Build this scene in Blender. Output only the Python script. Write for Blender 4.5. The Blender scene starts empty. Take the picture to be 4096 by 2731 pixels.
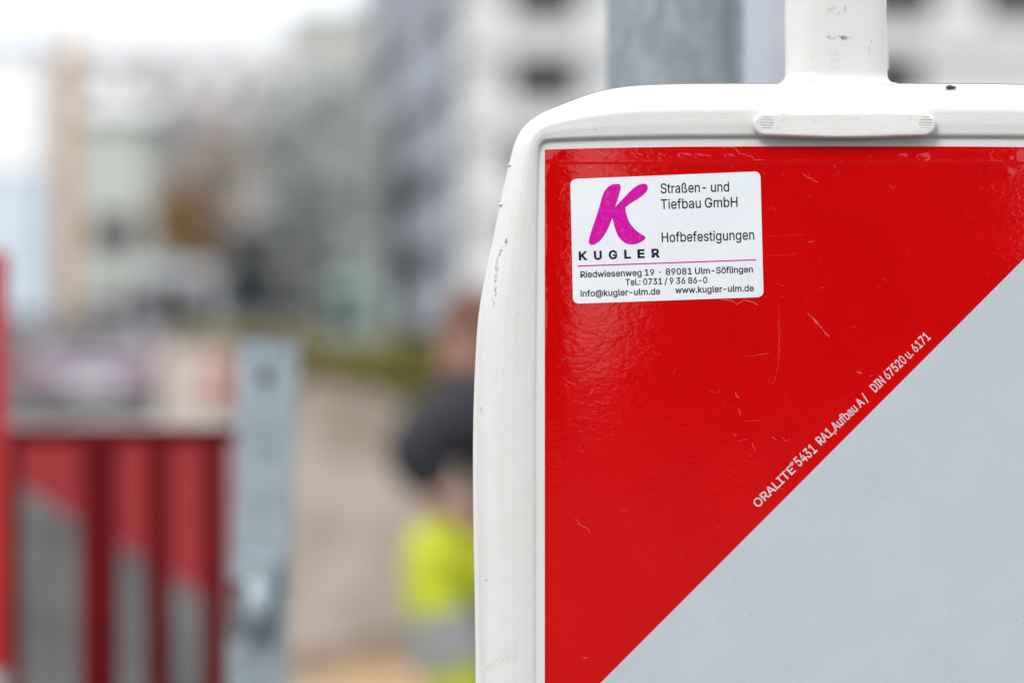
import bpy, bmesh, math, random
import numpy as np
from mathutils import Vector, Matrix
R = math.radians
random.seed(7)
S = bpy.context.scene
COL = S.collection

# ------------------------------------------------------------------ camera, sky, sun, exposure
F = 10240.0            # focal length in photograph pixels (90 mm on a 36 mm sensor, 4096 px wide)
CH = 1.05              # camera height
DB = 1.106             # distance of the beacon's foil
cd = bpy.data.cameras.new('camera'); cam = bpy.data.objects.new('camera', cd); COL.objects.link(cam)
cam.location = (0, 0, CH); cam.rotation_euler = (R(90), 0, 0)
cd.lens = 90; cd.sensor_width = 36; cd.clip_start = 0.02; cd.clip_end = 3000
cd.dof.use_dof = True; cd.dof.focus_distance = DB - 0.004; cd.dof.aperture_fstop = 3.9
S.camera = cam

SUN_EL, SUN_AZ = 40, -30     # azimuth measured from straight behind the camera, negative = left
w = bpy.data.worlds.new('World'); S.world = w; w.use_nodes = True
nt = w.node_tree; nt.nodes.clear()
wo = nt.nodes.new('ShaderNodeOutputWorld'); bg = nt.nodes.new('ShaderNodeBackground')
sk = nt.nodes.new('ShaderNodeTexSky'); sk.sky_type = 'NISHITA'; sk.sun_disc = False
sk.sun_elevation = R(SUN_EL); sk.sun_rotation = R(180 - SUN_AZ)
tcw = nt.nodes.new('ShaderNodeTexCoord'); nz = nt.nodes.new('ShaderNodeTexNoise')
nz.inputs['Scale'].default_value = 2.3; nz.inputs['Detail'].default_value = 5
rmp = nt.nodes.new('ShaderNodeMapRange')
rmp.inputs[1].default_value = 0.3; rmp.inputs[2].default_value = 0.55
rmp.inputs[3].default_value = 0.80; rmp.inputs[4].default_value = 0.97
mxw = nt.nodes.new('ShaderNodeMix'); mxw.data_type = 'RGBA'
mxw.inputs[7].default_value = (9.6, 9.9, 10.3, 1)          # thin bright cloud over the blue
nt.links.new(tcw.outputs['Generated'], nz.inputs['Vector'])
nt.links.new(nz.outputs['Fac'], rmp.inputs[0]); nt.links.new(rmp.outputs[0], mxw.inputs[0])
nt.links.new(sk.outputs[0], mxw.inputs[6]); nt.links.new(mxw.outputs[2], bg.inputs[0])
bg.inputs[1].default_value = 0.10
nt.links.new(bg.outputs[0], wo.inputs[0])

sd = bpy.data.lights.new('sun', 'SUN'); sun = bpy.data.objects.new('sun', sd); COL.objects.link(sun)
sd.energy = 1.5; sd.angle = R(24); sd.color = (1, 0.975, 0.94)
el, az = R(SUN_EL), R(SUN_AZ)
sdir = Vector((math.sin(az) * math.cos(el), -math.cos(az) * math.cos(el), math.sin(el)))
sun.rotation_euler = sdir.to_track_quat('Z', 'Y').to_euler()
S.view_settings.view_transform = 'Standard'; S.view_settings.look = 'None'
S.view_settings.exposure = 0.52; S.view_settings.gamma = 1; S.view_settings.use_curve_mapping = False

# ------------------------------------------------------------------ helpers
def P(px, py, D):            # photograph pixel at distance D -> point in the place
    return Vector(((px - 2048) / F * D, D, CH - (py - 1365.5) / F * D))
def tag(o, label=None, cat=None, group=None, kind=None):
    if label: o['label'] = label
    if cat: o['category'] = cat
    if group: o['group'] = group
    if kind: o['kind'] = kind
    return o
def thing(name, label, cat, loc=(0, 0, 0), rz=0, group=None):
    o = bpy.data.objects.new(name, None); COL.objects.link(o)
    o.location = loc; o.rotation_euler = (0, 0, rz); o.empty_display_size = 0.1
    return tag(o, label, cat, group)
def mesh(name, verts, faces, m, parent=None, smooth=False, fm=None, mats=None):
    me = bpy.data.meshes.new(name)
    me.from_pydata([tuple(map(float, v)) for v in verts], [], [tuple(int(i) for i in f) for f in faces])
    for q in (mats or [m]): me.materials.append(q)
    if fm is not None: me.polygons.foreach_set('material_index', fm)
    me.update()
    if smooth: me.polygons.foreach_set('use_smooth', [True] * len(me.polygons))
    o = bpy.data.objects.new(name, me); COL.objects.link(o)
    if parent: o.parent = parent
    return o
def link_copy(o, parent=None):
    c = o.copy(); COL.objects.link(c); c.parent = parent
    for ch in [x for x in o.children]: link_copy(ch, c)
    return c
class MB:                    # collects simple solids into one mesh
    def __init__(s): s.v = []; s.f = []
    def add(s, v, f):
        n = len(s.v); s.v += [tuple(q) for q in v]; s.f += [tuple(i + n for i in q) for q in f]; return s
    def box(s, lo, hi, M=None, bev=0.0):
        bm = bmesh.new(); bmesh.ops.create_cube(bm, size=1)
        for v in bm.verts:
            v.co = Vector([(lo[i] + hi[i]) / 2 + v.co[i] * (hi[i] - lo[i]) for i in range(3)])
        if bev > 0: bmesh.ops.bevel(bm, geom=bm.edges[:], offset=bev, segments=2, affect='EDGES', profile=.6)
        bm.verts.ensure_lookup_table()
        vs = [(M @ v.co if M else v.co.copy()) for v in bm.verts]
        s.add(vs, [[v.index for v in f.verts] for f in bm.faces]); bm.free(); return s
    def tube(s, pts, rad, n=12, cap=True):
        pts = [Vector(p) for p in pts]; rr = rad if hasattr(rad, '__len__') else [rad] * len(pts)
        vs = []; fs = []; up = None
        for i, p in enumerate(pts):
            d = (pts[min(i + 1, len(pts) - 1)] - pts[max(i - 1, 0)]).normalized()
            if up is None: up = Vector((0, 0, 1)) if abs(d.z) < .9 else Vector((0, 1, 0))
            a = d.cross(up).normalized(); b = a.cross(d).normalized()
            for k in range(n):
                t = 2 * math.pi * k / n
                vs.append(p + (a * math.cos(t) + b * math.sin(t)) * rr[i])
        for i in range(len(pts) - 1):
            for k in range(n):
                fs.append((i * n + k, i * n + (k + 1) % n, (i + 1) * n + (k + 1) % n, (i + 1) * n + k))
        if cap:
            fs.append(tuple(range(n))[::-1]); fs.append(tuple(range((len(pts) - 1) * n, len(pts) * n)))
        return s.add(vs, fs)
    def ball(s, c, r, nu=16, nv=10, M=None):
        r = r if hasattr(r, '__len__') else (r, r, r); vs = []; fs = []
        for j in range(nv + 1):
            ph = math.pi * j / nv
            for i in range(nu):
                th = 2 * math.pi * i / nu
                q = Vector((math.sin(ph) * math.cos(th) * r[0], math.sin(ph) * math.sin(th) * r[1], math.cos(ph) * r[2]))
                vs.append((M @ q if M else q) + Vector(c))
        for j in range(nv):
            for i in range(nu):
                fs.append((j * nu + i, (j + 1) * nu + i, (j + 1) * nu + (i + 1) % nu, j * nu + (i + 1) % nu))
        return s.add(vs, fs)
    def prism(s, poly, y0, y1):   # polygon in x,z extruded along y
        n = len(poly)
        vs = [(x, y0, z) for x, z in poly] + [(x, y1, z) for x, z in poly]
        fs = [tuple(range(n)), tuple(range(n, 2 * n))[::-1]] + [(i, i + n, (i + 1) % n + n, (i + 1) % n) for i in range(n)]
        return s.add(vs, fs)
    def build(s, name, m, parent=None, smooth=False):
        return mesh(name, s.v, s.f, m, parent, smooth)
def autosmooth(o, deg=35):
    me = o.data; me.polygons.foreach_set('use_smooth', [True] * len(me.polygons))
    bm = bmesh.new(); bm.from_mesh(me); bmesh.ops.recalc_face_normals(bm, faces=bm.faces[:])
    for e in bm.edges:
        if len(e.link_faces) == 2 and e.calc_face_angle(0) > R(deg): e.smooth = False
    bm.to_mesh(me); bm.free(); return o

# ------------------------------------------------------------------ materials
class NT:
    def __init__(s, name):
        s.m = bpy.data.materials.new(name); s.m.use_nodes = True; s.t = s.m.node_tree
        s.b = s.t.nodes['Principled BSDF']
    def n(s, typ, **k):
        q = s.t.nodes.new(typ)
        for a, b in k.items(): setattr(q, a, b)
        return q
    def l(s, a, b): s.t.links.new(a, b)
    def val(s, sock, v):
        if isinstance(v, (int, float, tuple)): sock.default_value = v
        else: s.l(v, sock)
    def math(s, op, a, b=0.0, c=0.0, clamp=False):
        q = s.n('ShaderNodeMath', operation=op, use_clamp=clamp)
        s.val(q.inputs[0], a); s.val(q.inputs[1], b); s.val(q.inputs[2], c); return q.outputs[0]
    def mix(s, f, a, b):
        q = s.n('ShaderNodeMix', data_type='RGBA'); s.val(q.inputs[0], f)
        for i, c in ((6, a), (7, b)):
            if isinstance(c, tuple): q.inputs[i].default_value = (*c[:3], 1)
            else: s.l(c, q.inputs[i])
        return q.outputs[2]
    def noise(s, scale, detail=3, rough=.5, vec=None, dist=0):
        q = s.n('ShaderNodeTexNoise'); q.inputs['Scale'].default_value = scale
        q.inputs['Detail'].default_value = detail; q.inputs['Roughness'].default_value = rough
        q.inputs['Distortion'].default_value = dist
        s.l(vec if vec is not None else s.co(), q.inputs['Vector']); return q.outputs['Fac']
    def co(s):
        if not hasattr(s, '_c'): s._c = s.n('ShaderNodeTexCoord').outputs['Object']
        return s._c
    def map(s, sc, rot=(0, 0, 0), loc=(0, 0, 0)):
        q = s.n('ShaderNodeMapping'); s.l(s.co(), q.inputs[0])
        q.inputs['Location'].default_value = loc; q.inputs['Rotation'].default_value = rot; q.inputs['Scale'].default_value = sc
        return q.outputs[0]
    def rng(s, v, a, b, c=0., d=1., smooth=True):
        q = s.n('ShaderNodeMapRange'); q.interpolation_type = 'SMOOTHSTEP' if smooth else 'LINEAR'
        s.val(q.inputs[0], v)
        for i, x in enumerate((a, b, c, d)): q.inputs[i + 1].default_value = x
        return q.outputs[0]
    def bump(s, h, dist, strength=1.0, normal=None):
        q = s.n('ShaderNodeBump'); q.inputs['Distance'].default_value = dist; q.inputs['Strength'].default_value = strength
        s.l(h, q.inputs['Height'])
        if normal is not None: s.l(normal, q.inputs['Normal'])
        return q.outputs[0]
    def set(s, **k):
        for a, v in k.items():
            sock = s.b.inputs[a.replace('_', ' ')]
            if isinstance(v, tuple): sock.default_value = (*v[:3], 1)
            elif isinstance(v, (int, float)): sock.default_value = v
            else: s.l(v, sock)
        return s
def simple(name, c, rough=.7, metal=0., var=.18, scale=3., bumpd=0., coat=0., spec=.5):
    q = NT(name); n = q.noise(scale, 4, .6)
    f = q.rng(n, .3, .7, 0, 1)
    dark = tuple(x * (1 - var) for x in c); lite = tuple(min(1, x * (1 + var)) for x in c)
    q.set(Base_Color=q.mix(f, dark, lite), Roughness=rough, Metallic=metal)
    q.set(Specular_IOR_Level=spec)
    if coat: q.set(Coat_Weight=coat, Coat_Roughness=.06)
    if bumpd: q.set(Normal=q.bump(q.noise(scale * 6, 3), bumpd))
    return q.m

CX = (3372 - 2048) / F * DB          # beacon's centre line
def UZ(px, py): return ((px - 2048) / F * DB - CX, CH - (py - 1365.5) / F * DB)
PXM = DB / F                          # one photograph pixel on the foil, metres

def white_plastic(name, smudges, base=(.69, .685, .67), grain=True):
    q = NT(name); co = q.co()
    sep = q.n('ShaderNodeSeparateXYZ'); q.l(co, sep.inputs[0])
    speck = q.noise(900, 4, .65); col = base
    # faint overall grime: warm vertical wipes
    g1 = q.rng(q.noise(30, 5, .65, q.map((2.2, 2.2, .7))), .45, .75, 0, .34)
    c = q.mix(g1, base, (.66, .62, .54))
    g2 = q.math('MULTIPLY', q.rng(q.noise(260, 4, .7, q.map((1, 1, .5))), .66, .74), q.rng(q.noise(22, 3), .52, .68))
    c = q.mix(q.math('MULTIPLY', g2, .75), c, (.42, .36, .28))
    for (px, py, rx, ry, rot, st, cc) in smudges:
        u, z = UZ(px, py)
        x = q.math('SUBTRACT', sep.outputs[0], u); y = q.math('SUBTRACT', sep.outputs[2], z)
        ca, sa = math.cos(R(rot)), math.sin(R(rot))
        a = q.math('ADD', q.math('MULTIPLY', x, ca / (rx * PXM)), q.math('MULTIPLY', y, sa / (rx * PXM)))
        b = q.math('ADD', q.math('MULTIPLY', x, -sa / (ry * PXM)), q.math('MULTIPLY', y, ca / (ry * PXM)))
        d = q.math('ADD', q.math('MULTIPLY', a, a), q.math('MULTIPLY', b, b))
        m = q.math('MULTIPLY', q.rng(d, 1.0, .1), q.rng(q.math('ADD', speck, q.math('MULTIPLY', d, -.06)), .42, .56))
        c = q.mix(q.math('MULTIPLY', m, st), c, cc)
    bev = q.n('ShaderNodeBevel'); bev.samples = 6; bev.inputs['Radius'].default_value = .0007
    h = q.math('ADD', q.math('MULTIPLY', q.noise(700, 3, .6), .5), q.noise(1400, 2, .5, q.map((.12, .3, 1))))
    h2 = q.noise(45, 2)
    n1 = q.bump(h, .00007, 1, bev.outputs[0]); n2 = q.bump(h2, .0012, .5, n1)
    q.set(Base_Color=c, Roughness=.42, Normal=n2, IOR=1.48)
    q.set(Subsurface_Weight=.12, Subsurface_Scale=.002)
    return q.m
GR, BR_ = (.13, .12, .11), (.40, .33, .25)
SM_RIM = [(2025, 961, 9, 26, -12, .9, GR), (2003, 1005, 8, 34, -25, .75, GR), (1986, 1075, 9, 62, -3, .85, GR),
          (1982, 1150, 7, 50, 2, .8, GR), (1974, 1205, 6, 34, 5, .6, GR), (2070, 1250, 8, 10, 0, .5, GR),
          (1925, 1640, 5, 26, 0, .8, BR_), (1945, 2322, 8, 7, 0, .9, BR_), (2010, 2640, 60, 26, 15, .25, BR_),
          (2060, 2600, 18, 60, 0, .18, BR_), (1960, 2670, 22, 18, 0, .4, BR_), (2000, 1930, 30, 120, 0, .12, BR_),
          (2925, 368, 18, 3.2, 0, 1., (.12, .10, .05)), (3350, 430, 25, 5, 0, .3, BR_)]
SM_POST = [(3366, 46, 9, 14, 0, .95, GR), (3340, 30, 26, 26, 0, .45, BR_), (3392, 34, 9, 24, 0, .5, GR),
           (3365, 141, 62, 14, -3, .85, GR), (3152, 147, 5, 36, -8, .75, GR), (3148, 190, 5, 40, 0, .5, BR_),
           (3500, 155, 6, 12, 0, .5, BR_), (3495, 190, 18, 22, 0, .3, BR_), (3260, 226, 9, 6, 0, .45, BR_),
           (3255, 320, 26, 12, 0, .3, BR_), (3350, 240, 30, 60, 0, .2, BR_)]
SM_BAR = [(3135, 462, 20, 9, 0, .5, BR_), (3345, 462, 26, 6, 0, .6, BR_), (3110, 515, 18, 7, 0, .5, BR_), (3460, 468, 6, 4, 0, .9, BR_),
          (3122, 488, 4, 4, 0, 1., GR), (3417, 480, 4, 4, 0, .9, GR), (3633, 483, 4, 5, 0, .8, (.45, .12, .12)), (3250, 486, 12, 4, 0, .5, BR_)]
M = {}
M['rim'] = white_plastic('white_moulded_plastic', SM_RIM)
M['post'] = white_plastic('white_plastic_handle', SM_POST)
M['bar'] = white_plastic('white_plastic_ridge', SM_BAR)

def foil_mat(name, c, c2, flake):
    q = NT(name)
    n = q.noise(26, 4, .6); col = q.mix(q.rng(n, .3, .7), c, c2)
    if flake:   # grey-white reflective sheeting: fine honeycomb glitter and pale stains
        st = q.math('MULTIPLY', q.rng(q.noise(130, 7, .8), .55, .72), .32)
        col = q.mix(st, col, (.62, .63, .64))
        sp = q.rng(q.noise(420, 2, .5), .77, .80)
        col = q.mix(sp, col, (.16, .16, .18))
        gl = q.rng(q.noise(2600, 1), .3, .75, -.0, 1.); col = q.mix(q.math('MULTIPLY', gl, .34), col, (.70, .72, .76))
    else:
        sp = q.math('MULTIPLY', q.rng(q.noise(700, 3, .6), .72, .77), .4)
        col = q.mix(sp, col, (.80, .20, .13))
        st = q.math('MULTIPLY', q.rng(q.noise(60, 6, .8), .62, .76), .06)
        col = q.mix(st, col, (.75, .10, .08))
    o = q.noise(520, 3, .5, q.map((.6, 1, 1.1)), .4)
    o2 = q.noise(1500, 2)
    q.set(Base_Color=col, Roughness=.5 if flake else .42,
          Normal=q.bump(o2, .00002, .4))
    nb = q.bump(o, .000034 if not flake else .00003, 1.0)
    q.set(Coat_Weight=1. if not flake else .35, Coat_Roughness=.03 if not flake else .3, Coat_IOR=1.5, Coat_Normal=nb, Specular_IOR_Level=.0 if not flake else .12)
    return q.m
M['red_foil'] = foil_mat('red_reflective_foil', (.53, .0003, .0008), (.575, .0004, .001), False)
M['grey_foil'] = foil_mat('silver_white_reflective_foil', (.415, .465, .515), (.445, .495, .545), True)
q = NT('sticker_vinyl'); q.set(Base_Color=q.mix(q.rng(q.noise(40, 4), .3, .7), (.76, .78, .83), (.80, .82, .86)), Roughness=.35, Coat_Weight=.7, Coat_Roughness=.06, Coat_Normal=q.bump(q.noise(260, 3), .00012)); M['sticker'] = q.m
q = NT('magenta_print'); q.set(Base_Color=(.60, .001, .33), Roughness=.35, Specular_IOR_Level=0., Coat_Weight=1.0, Coat_Roughness=.07, Coat_Normal=q.bump(q.noise(300, 3, .55, None, .5), .00024)); M['magenta'] = q.m
q = NT('black_print'); q.set(Base_Color=(.006, .005, .008), Roughness=.4, Specular_IOR_Level=.1, Coat_Weight=.35, Coat_Roughness=.07, Coat_Normal=q.bump(q.noise(260, 3), .00014)); M['ink'] = q.m
M['pale_print'] = simple('pale_lettering_print', (.62, .52, .56), .5, scale=900, var=.14)
M['scratch'] = simple('pale_scratch_in_foil', (.60, .15, .12), .6, scale=300, var=.35)
M['galv'] = None
def galv(name, c, sc):
    q = NT(name)
    v = q.n('ShaderNodeTexVoronoi'); v.inputs['Scale'].default_value = sc; q.l(q.map((1, 1, .6)), v.inputs['Vector'])
    bw = q.n('ShaderNodeRGBToBW'); q.l(v.outputs['Color'], bw.inputs[0])
    f = q.math('ADD', q.math('MULTIPLY', bw.outputs[0], .5), q.math('MULTIPLY', q.noise(sc * .25, 4), .5))
    q.set(Base_Color=q.mix(q.rng(f, .25, .75), tuple(x * .84 for x in c), tuple(min(1, x * 1.15) for x in c)),
          Metallic=.35, Roughness=q.rng(f, .2, .8, .42, .62))
    return q.m
M['galv_pole'] = galv('galvanised_pole_steel', (.27, .31, .335), 150)
M['galv_post'] = galv('galvanised_post_steel', (.33, .39, .43), 160)

# ------------------------------------------------------------------ ground
def fbm(x, y, s=1.0):
    from mathutils import noise
    return noise.fractal(Vector((x * s, y * s, 3.1)), .9, 2.1, 5)
q = NT('asphalt'); q.set(Base_Color=q.mix(q.rng(q.noise(1.2, 5, .65), .35, .7), (.048, .05, .05), (.08, .08, .078)), Roughness=.85, Normal=q.bump(q.noise(90, 3), .004)); M['asphalt'] = q.m
M['paving'] = simple('pale_concrete_paving', (.26, .25, .235), .85, scale=2, bumpd=.004)
q = NT('sandy_soil')
q.set(Base_Color=q.mix(q.rng(q.noise(2.6, 6, .65), .36, .66), (.26, .20, .15), (.43, .36, .31)), Roughness=.95, Normal=q.bump(q.noise(22, 6, .7), .03)); M['soil'] = q.m
q = NT('yellow_sand'); q.set(Base_Color=q.mix(q.rng(q.noise(3, 5, .6), .35, .7), (.46, .31, .17), (.60, .42, .25)), Roughness=.95, Normal=q.bump(q.noise(40, 5, .7), .02)); M['sand'] = q.m
M['grass'] = simple('yellowed_grass', (.15, .14, .035), .9, scale=4, var=.4)

g = mesh('ground', [(-400, -400, 0), (400, -400, 0), (400, 900, 0), (-400, 900, 0)], [(0, 1, 2, 3)], M['asphalt']); tag(g, kind='structure')
g = MB().box((-60, 16, -.2), (.2, 24, .004)).build('pavement', M['paving']); tag(g, kind='structure')
tag(MB().box((-60, 15.85, -.2), (.2, 15.997, .12), bev=.01).build('kerb', M['paving']), kind='structure')
# excavated soil: a terrain sheet behind the beacon
nx, ny = 90, 110; vs = []; fs = []
def soil_h(x, y):
    cx_, cy_ = -.62, 9.3
    r = math.sqrt(((x - cx_) / .95) ** 2 + ((y - cy_) / 1.25) ** 2)
    h = .86 * max(0, 1 - r ** 1.7) if r < 1 else 0
    r2 = math.sqrt(((x + .52) / .75) ** 2 + ((y - 7.55) / .42) ** 2)
    h += .02 * math.exp(-r2 * r2 * 1.4)
    edge = min(1, max(0, (x + 1.45) / .3)) * min(1, max(0, (3.2 - x) / .5)) * min(1, max(0, (y - 6.9) / .5)) * min(1, max(0, (12 - y) / 1.0))
    return (h + .04 + .05 * fbm(x, y, 1.7) + .03 * fbm(x, y, 7)) * edge - .01
for j in range(ny):
    for i in range(nx):
        x = -1.5 + 4.8 * i / (nx - 1); y = 6.8 + 5.3 * j / (ny - 1); vs.append((x, y, soil_h(x, y)))
for j in range(ny - 1):
    for i in range(nx - 1): a = j * nx + i; fs.append((a, a + 1, a + nx + 1, a + nx))
tag(mesh('earth_mound', vs, fs, M['soil'], smooth=True), kind='structure')

def heap(name, cx_, cy_, rx, ry, hh, m, seed):
    vs = []; fs = []; n = 48; r_ = 16
    for j in range(r_ + 1):
        for i in range(n):
            t = 2 * math.pi * i / n; r = j / r_; x = cx_ + rx * r * math.cos(t); y = cy_ + ry * r * math.sin(t)
            vs.append((x, y, max(0, hh * (1 - r ** 1.6) + .03 * fbm(x + seed, y, 3) * (1 - r)) + soil_h(x, y) * (1 - r * .3) + .012 - .06 * r ** 4))
    for j in range(r_):
        for i in range(n): fs.append((j * n + i, j * n + (i + 1) % n, (j + 1) * n + (i + 1) % n, (j + 1) * n + i))
    tag(mesh(name, vs, fs, m, smooth=True), kind='structure')
M['dark_soil'] = simple('dark_brown_soil', (.17, .12, .075), .95, scale=9, var=.3, bumpd=.02)  # darker brown than the soil around it
heap('dark_soil', -.42, 7.9, .42, .16, .12, M['dark_soil'], 1)
heap('sand_heap', -.38, 7.35, .36, .28, .06, M['sand'], 5)

# ------------------------------------------------------------------ buildings ahead
M['wall_white'] = simple('white_render_wall', (.60, .60, .60), .9, scale=.5, var=.05)
M['parapet'] = simple('pale_concrete_parapet', (.66, .65, .63), .9, scale=.6, var=.06)
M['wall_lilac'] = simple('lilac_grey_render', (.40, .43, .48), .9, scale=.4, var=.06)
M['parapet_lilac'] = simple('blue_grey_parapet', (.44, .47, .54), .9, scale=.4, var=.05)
q = NT('dark_window_glass'); q.set(Base_Color=(.022, .022, .02), Roughness=.12); M['glass'] = q.m
M['frame'] = simple('window_frame_paint', (.12, .12, .12), .6)
M['roof_grey'] = simple('grey_flat_roof', (.16, .16, .16), .9)

def window(parent, o, ux, n, x, z, ww, hh, frame=None):
    """window whose frame sits proud on a wall running along ux with outward normal n"""
    a = o + ux * (x - ww / 2) + Vector((0, 0, z - hh / 2))
    Mx = Matrix(((ux.x, n.x, 0, a.x), (ux.y, n.y, 0, a.y), (0, 0, 1, a.z), (0, 0, 0, 1)))
    t = .07; fm = MB()
    fm.box((0, -.1, 0), (ww, .06, t), Mx).box((0, -.1, hh - t), (ww, .06, hh), Mx)
    fm.box((0, -.1, t), (t, .06, hh - t), Mx).box((ww - t, -.1, t), (ww, .06, hh - t), Mx).box((ww / 2 - t / 2, -.1, t), (ww / 2 + t / 2, .05, hh - t), Mx)
    f = fm.build('window', frame or M['frame'], parent)
    MB().box((t, .0, t), (ww / 2 - t / 2, .02, hh - t), Mx).box((ww / 2 + t / 2, .0, t), (ww - t, .02, hh - t), Mx).build('pane', M['glass'], f)
    return f
def facade(parent, p0, p1, rows, wins, par_m, ph=1.75, out=.9, z_lo=0):
    """balcony parapets as long boxes plus windows in the recesses; p0->p1 along the wall, outward = right-hand normal"""
    p0 = Vector((*p0, 0)); p1 = Vector((*p1, 0)); L = (p1 - p0).length; ux = (p1 - p0).normalized(); n = Vector((ux.y, -ux.x, 0))
    Mx = Matrix(((ux.x, n.x, 0, p0.x), (ux.y, n.y, 0, p0.y), (0, 0, 1, 0), (0, 0, 0, 1)))
    for z in rows:
        b = MB().box((0.002, .002, z - ph), (L - .002, out, z - ph + .18), Mx).box((0.002, out - .12, z - ph + .182), (L - .002, out + .003, z), Mx)
        b.build('balcony', par_m, parent)
    for (x, z, ww, hh) in wins: window(parent, p0, ux, n, x, z, ww, hh)
def block(parent, pts, h, m, roof):
    n = len(pts); vs = [(x, y, 0) for x, y in pts] + [(x, y, h) for x, y in pts]
    fs = [(i, (i + 1) % n, (i + 1) % n + n, i + n) for i in range(n)]
    mesh('wall', vs, fs, m, parent)
    mesh('roof', [(x, y, h) for x, y in pts] + [(x, y, h + .25) for x, y in pts],
         [tuple(range(n)), tuple(range(n, 2 * n))] + fs, roof, parent)
def X(px, D): return (px - 2048) / F * D
def Z(py, D): return CH - (py - 1365.5) / F * D

ap = thing('apartment_building', 'tall white apartment block with pale balcony bands and small dark windows behind the beacon', 'building', (0, 0, 0))
c0 = (X(1850, 90), 90); c1 = (X(4900, 90), 90)
block(ap, [c0, c1, (c1[0], 105), (X(1660, 90) , 105)], 27, M['wall_white'], M['roof_grey'])
rws = [Z(420, 90) + 2.86 * k for k in range(-3, 6)]
wn = []
for k in range(-2, 6):
    zc = Z(318, 90) + 2.86 * k
    cols = [2180, 3545, 4640] if k == 0 else [2180, 3600, 4070] if k == 1 else [2180, 2900, 3600, 4070]
    for cx_ in cols: wn.append((X(cx_, 90) - c0[0], zc, 2.4, 1.72))
facade(ap, c0, c1, rws, wn, M['parapet'], ph=1.05, out=.3)
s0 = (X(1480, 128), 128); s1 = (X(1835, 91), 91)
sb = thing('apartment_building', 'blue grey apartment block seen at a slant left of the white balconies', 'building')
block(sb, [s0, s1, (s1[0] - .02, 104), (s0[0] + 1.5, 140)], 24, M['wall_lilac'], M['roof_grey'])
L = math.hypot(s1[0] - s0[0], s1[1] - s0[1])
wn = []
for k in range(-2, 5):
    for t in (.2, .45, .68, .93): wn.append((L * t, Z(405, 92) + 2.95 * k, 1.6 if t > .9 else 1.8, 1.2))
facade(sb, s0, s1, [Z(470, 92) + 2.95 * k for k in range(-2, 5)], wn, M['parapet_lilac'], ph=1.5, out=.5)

def gable_house(name, label, px0, px1, D, dep, py_eave, py_ridge, wm, rm, wins=(), rot=0):
    x0, x1 = X(px0, D), X(px1, D); ze, zr = Z(py_eave, D), Z(py_ridge, D); mid = (x0 + x1) / 2
    h = thing(name, label, 'house', (mid, D, 0), rot); hw = (x1 - x0) / 2
    mesh('wall', [(-hw, 0, 0), (hw, 0, 0), (hw, dep, 0), (-hw, dep, 0), (-hw, 0, ze), (hw, 0, ze), (hw, dep, ze), (-hw, dep, ze)],
         [(0, 1, 5, 4), (1, 2, 6, 5), (2, 3, 7, 6), (3, 0, 4, 7)], wm, h)
    r = mesh('roof', [(-hw - .4, -.4, ze), (hw + .4, -.4, ze), (hw + .4, dep + .4, ze), (-hw - .4, dep + .4, ze), (-hw - .4, dep / 2, zr), (hw + .4, dep / 2, zr),
              (-hw - .4, -.4, ze + .15), (hw + .4, -.4, ze + .15)],
             [(0, 1, 7, 6), (6, 7, 5, 4), (4, 5, 2, 3), (0, 6, 4, 3), (1, 2, 5, 7), (0, 3, 2, 1)], rm, h)
    MB().box((hw * .3, dep * .4, zr - 1.2), (hw * .3 + .6, dep * .4 + .6, zr + .8)).build('chimney', M['roof_grey'], r)
    for (fx, fz, ww, hh) in wins: window(h, Vector((0, 0, 0)), Vector((1, 0, 0)), Vector((0, -1, 0)), fx * hw, fz, ww, hh)
    return h
M['wall_pale'] = simple('pale_hazy_render', (.66, .66, .665), .9, scale=.5, var=.05)  # distance haze put into the very light base colour
M['wall_sage'] = simple('pale_sage_render', (.46, .48, .44), .9, scale=.5, var=.06)
M['wall_rose'] = simple('dull_rose_grey_render', (.38, .35, .335), .9, scale=.5, var=.1)
M['roof_red'] = simple('weathered_red_roof_tiles', (.25, .205, .20), .85, scale=1.5, var=.15)
M['wall_stone'] = simple('grey_beige_render', (.46, .46, .43), .9, scale=.5, var=.07)
M['wall_grey'] = simple('cool_grey_render', (.36, .39, .395), .9, scale=.4, var=.12)
gable_house('house', 'long low house with weathered red roof and dull rose walls beyond the street', 560, 1160, 100, 9, 520, 370, M['wall_rose'], M['roof_red'],
            [(t, z, 1.1, 1.3) for t in (-.7, -.3, .1, .5, .85) for z in (2.2, 4.9)])
gable_house('house', 'pale sage green house between the wooden pole and the red roofed house', 330, 590, 80, 8, 470, 330, M['wall_sage'], M['wall_pale'],
            [(t, z, .8, 1.2) for t in (-.4, .35) for z in (2.0, 4.4)])
tb = thing('apartment_building', 'grey beige flat roofed block rising behind the leafy grey tree', 'building')
b0, b1 = (X(1150, 115), 115), (X(1500, 115), 115)
block(tb, [b0, b1, (b1[0], 127), (b0[0], 127)], Z(70, 115), M['wall_stone'], M['roof_grey'])
facade(tb, b0, b1, [], [(x, z, 1.1, 1.3) for x in (.8, 2.0, 3.1) for z in (3, 6, 9, 12)], M['parapet'])
gb = thing('apartment_building', 'cool grey low block with dark ground floor between the red roof and the slanting flats', 'building')
b0, b1 = (X(1040, 104), 104), (X(1560, 104), 104)
block(gb, [b0, b1, (b1[0], 112), (b0[0], 112)], Z(450, 104), M['wall_grey'], M['roof_grey'])
facade(gb, b0, b1, [], [(x, z, 1.2, 1.5) for x in (.9, 2.6, 4.3) for z in (1.8, 4.6, 7.4)], M['parapet'])

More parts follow.
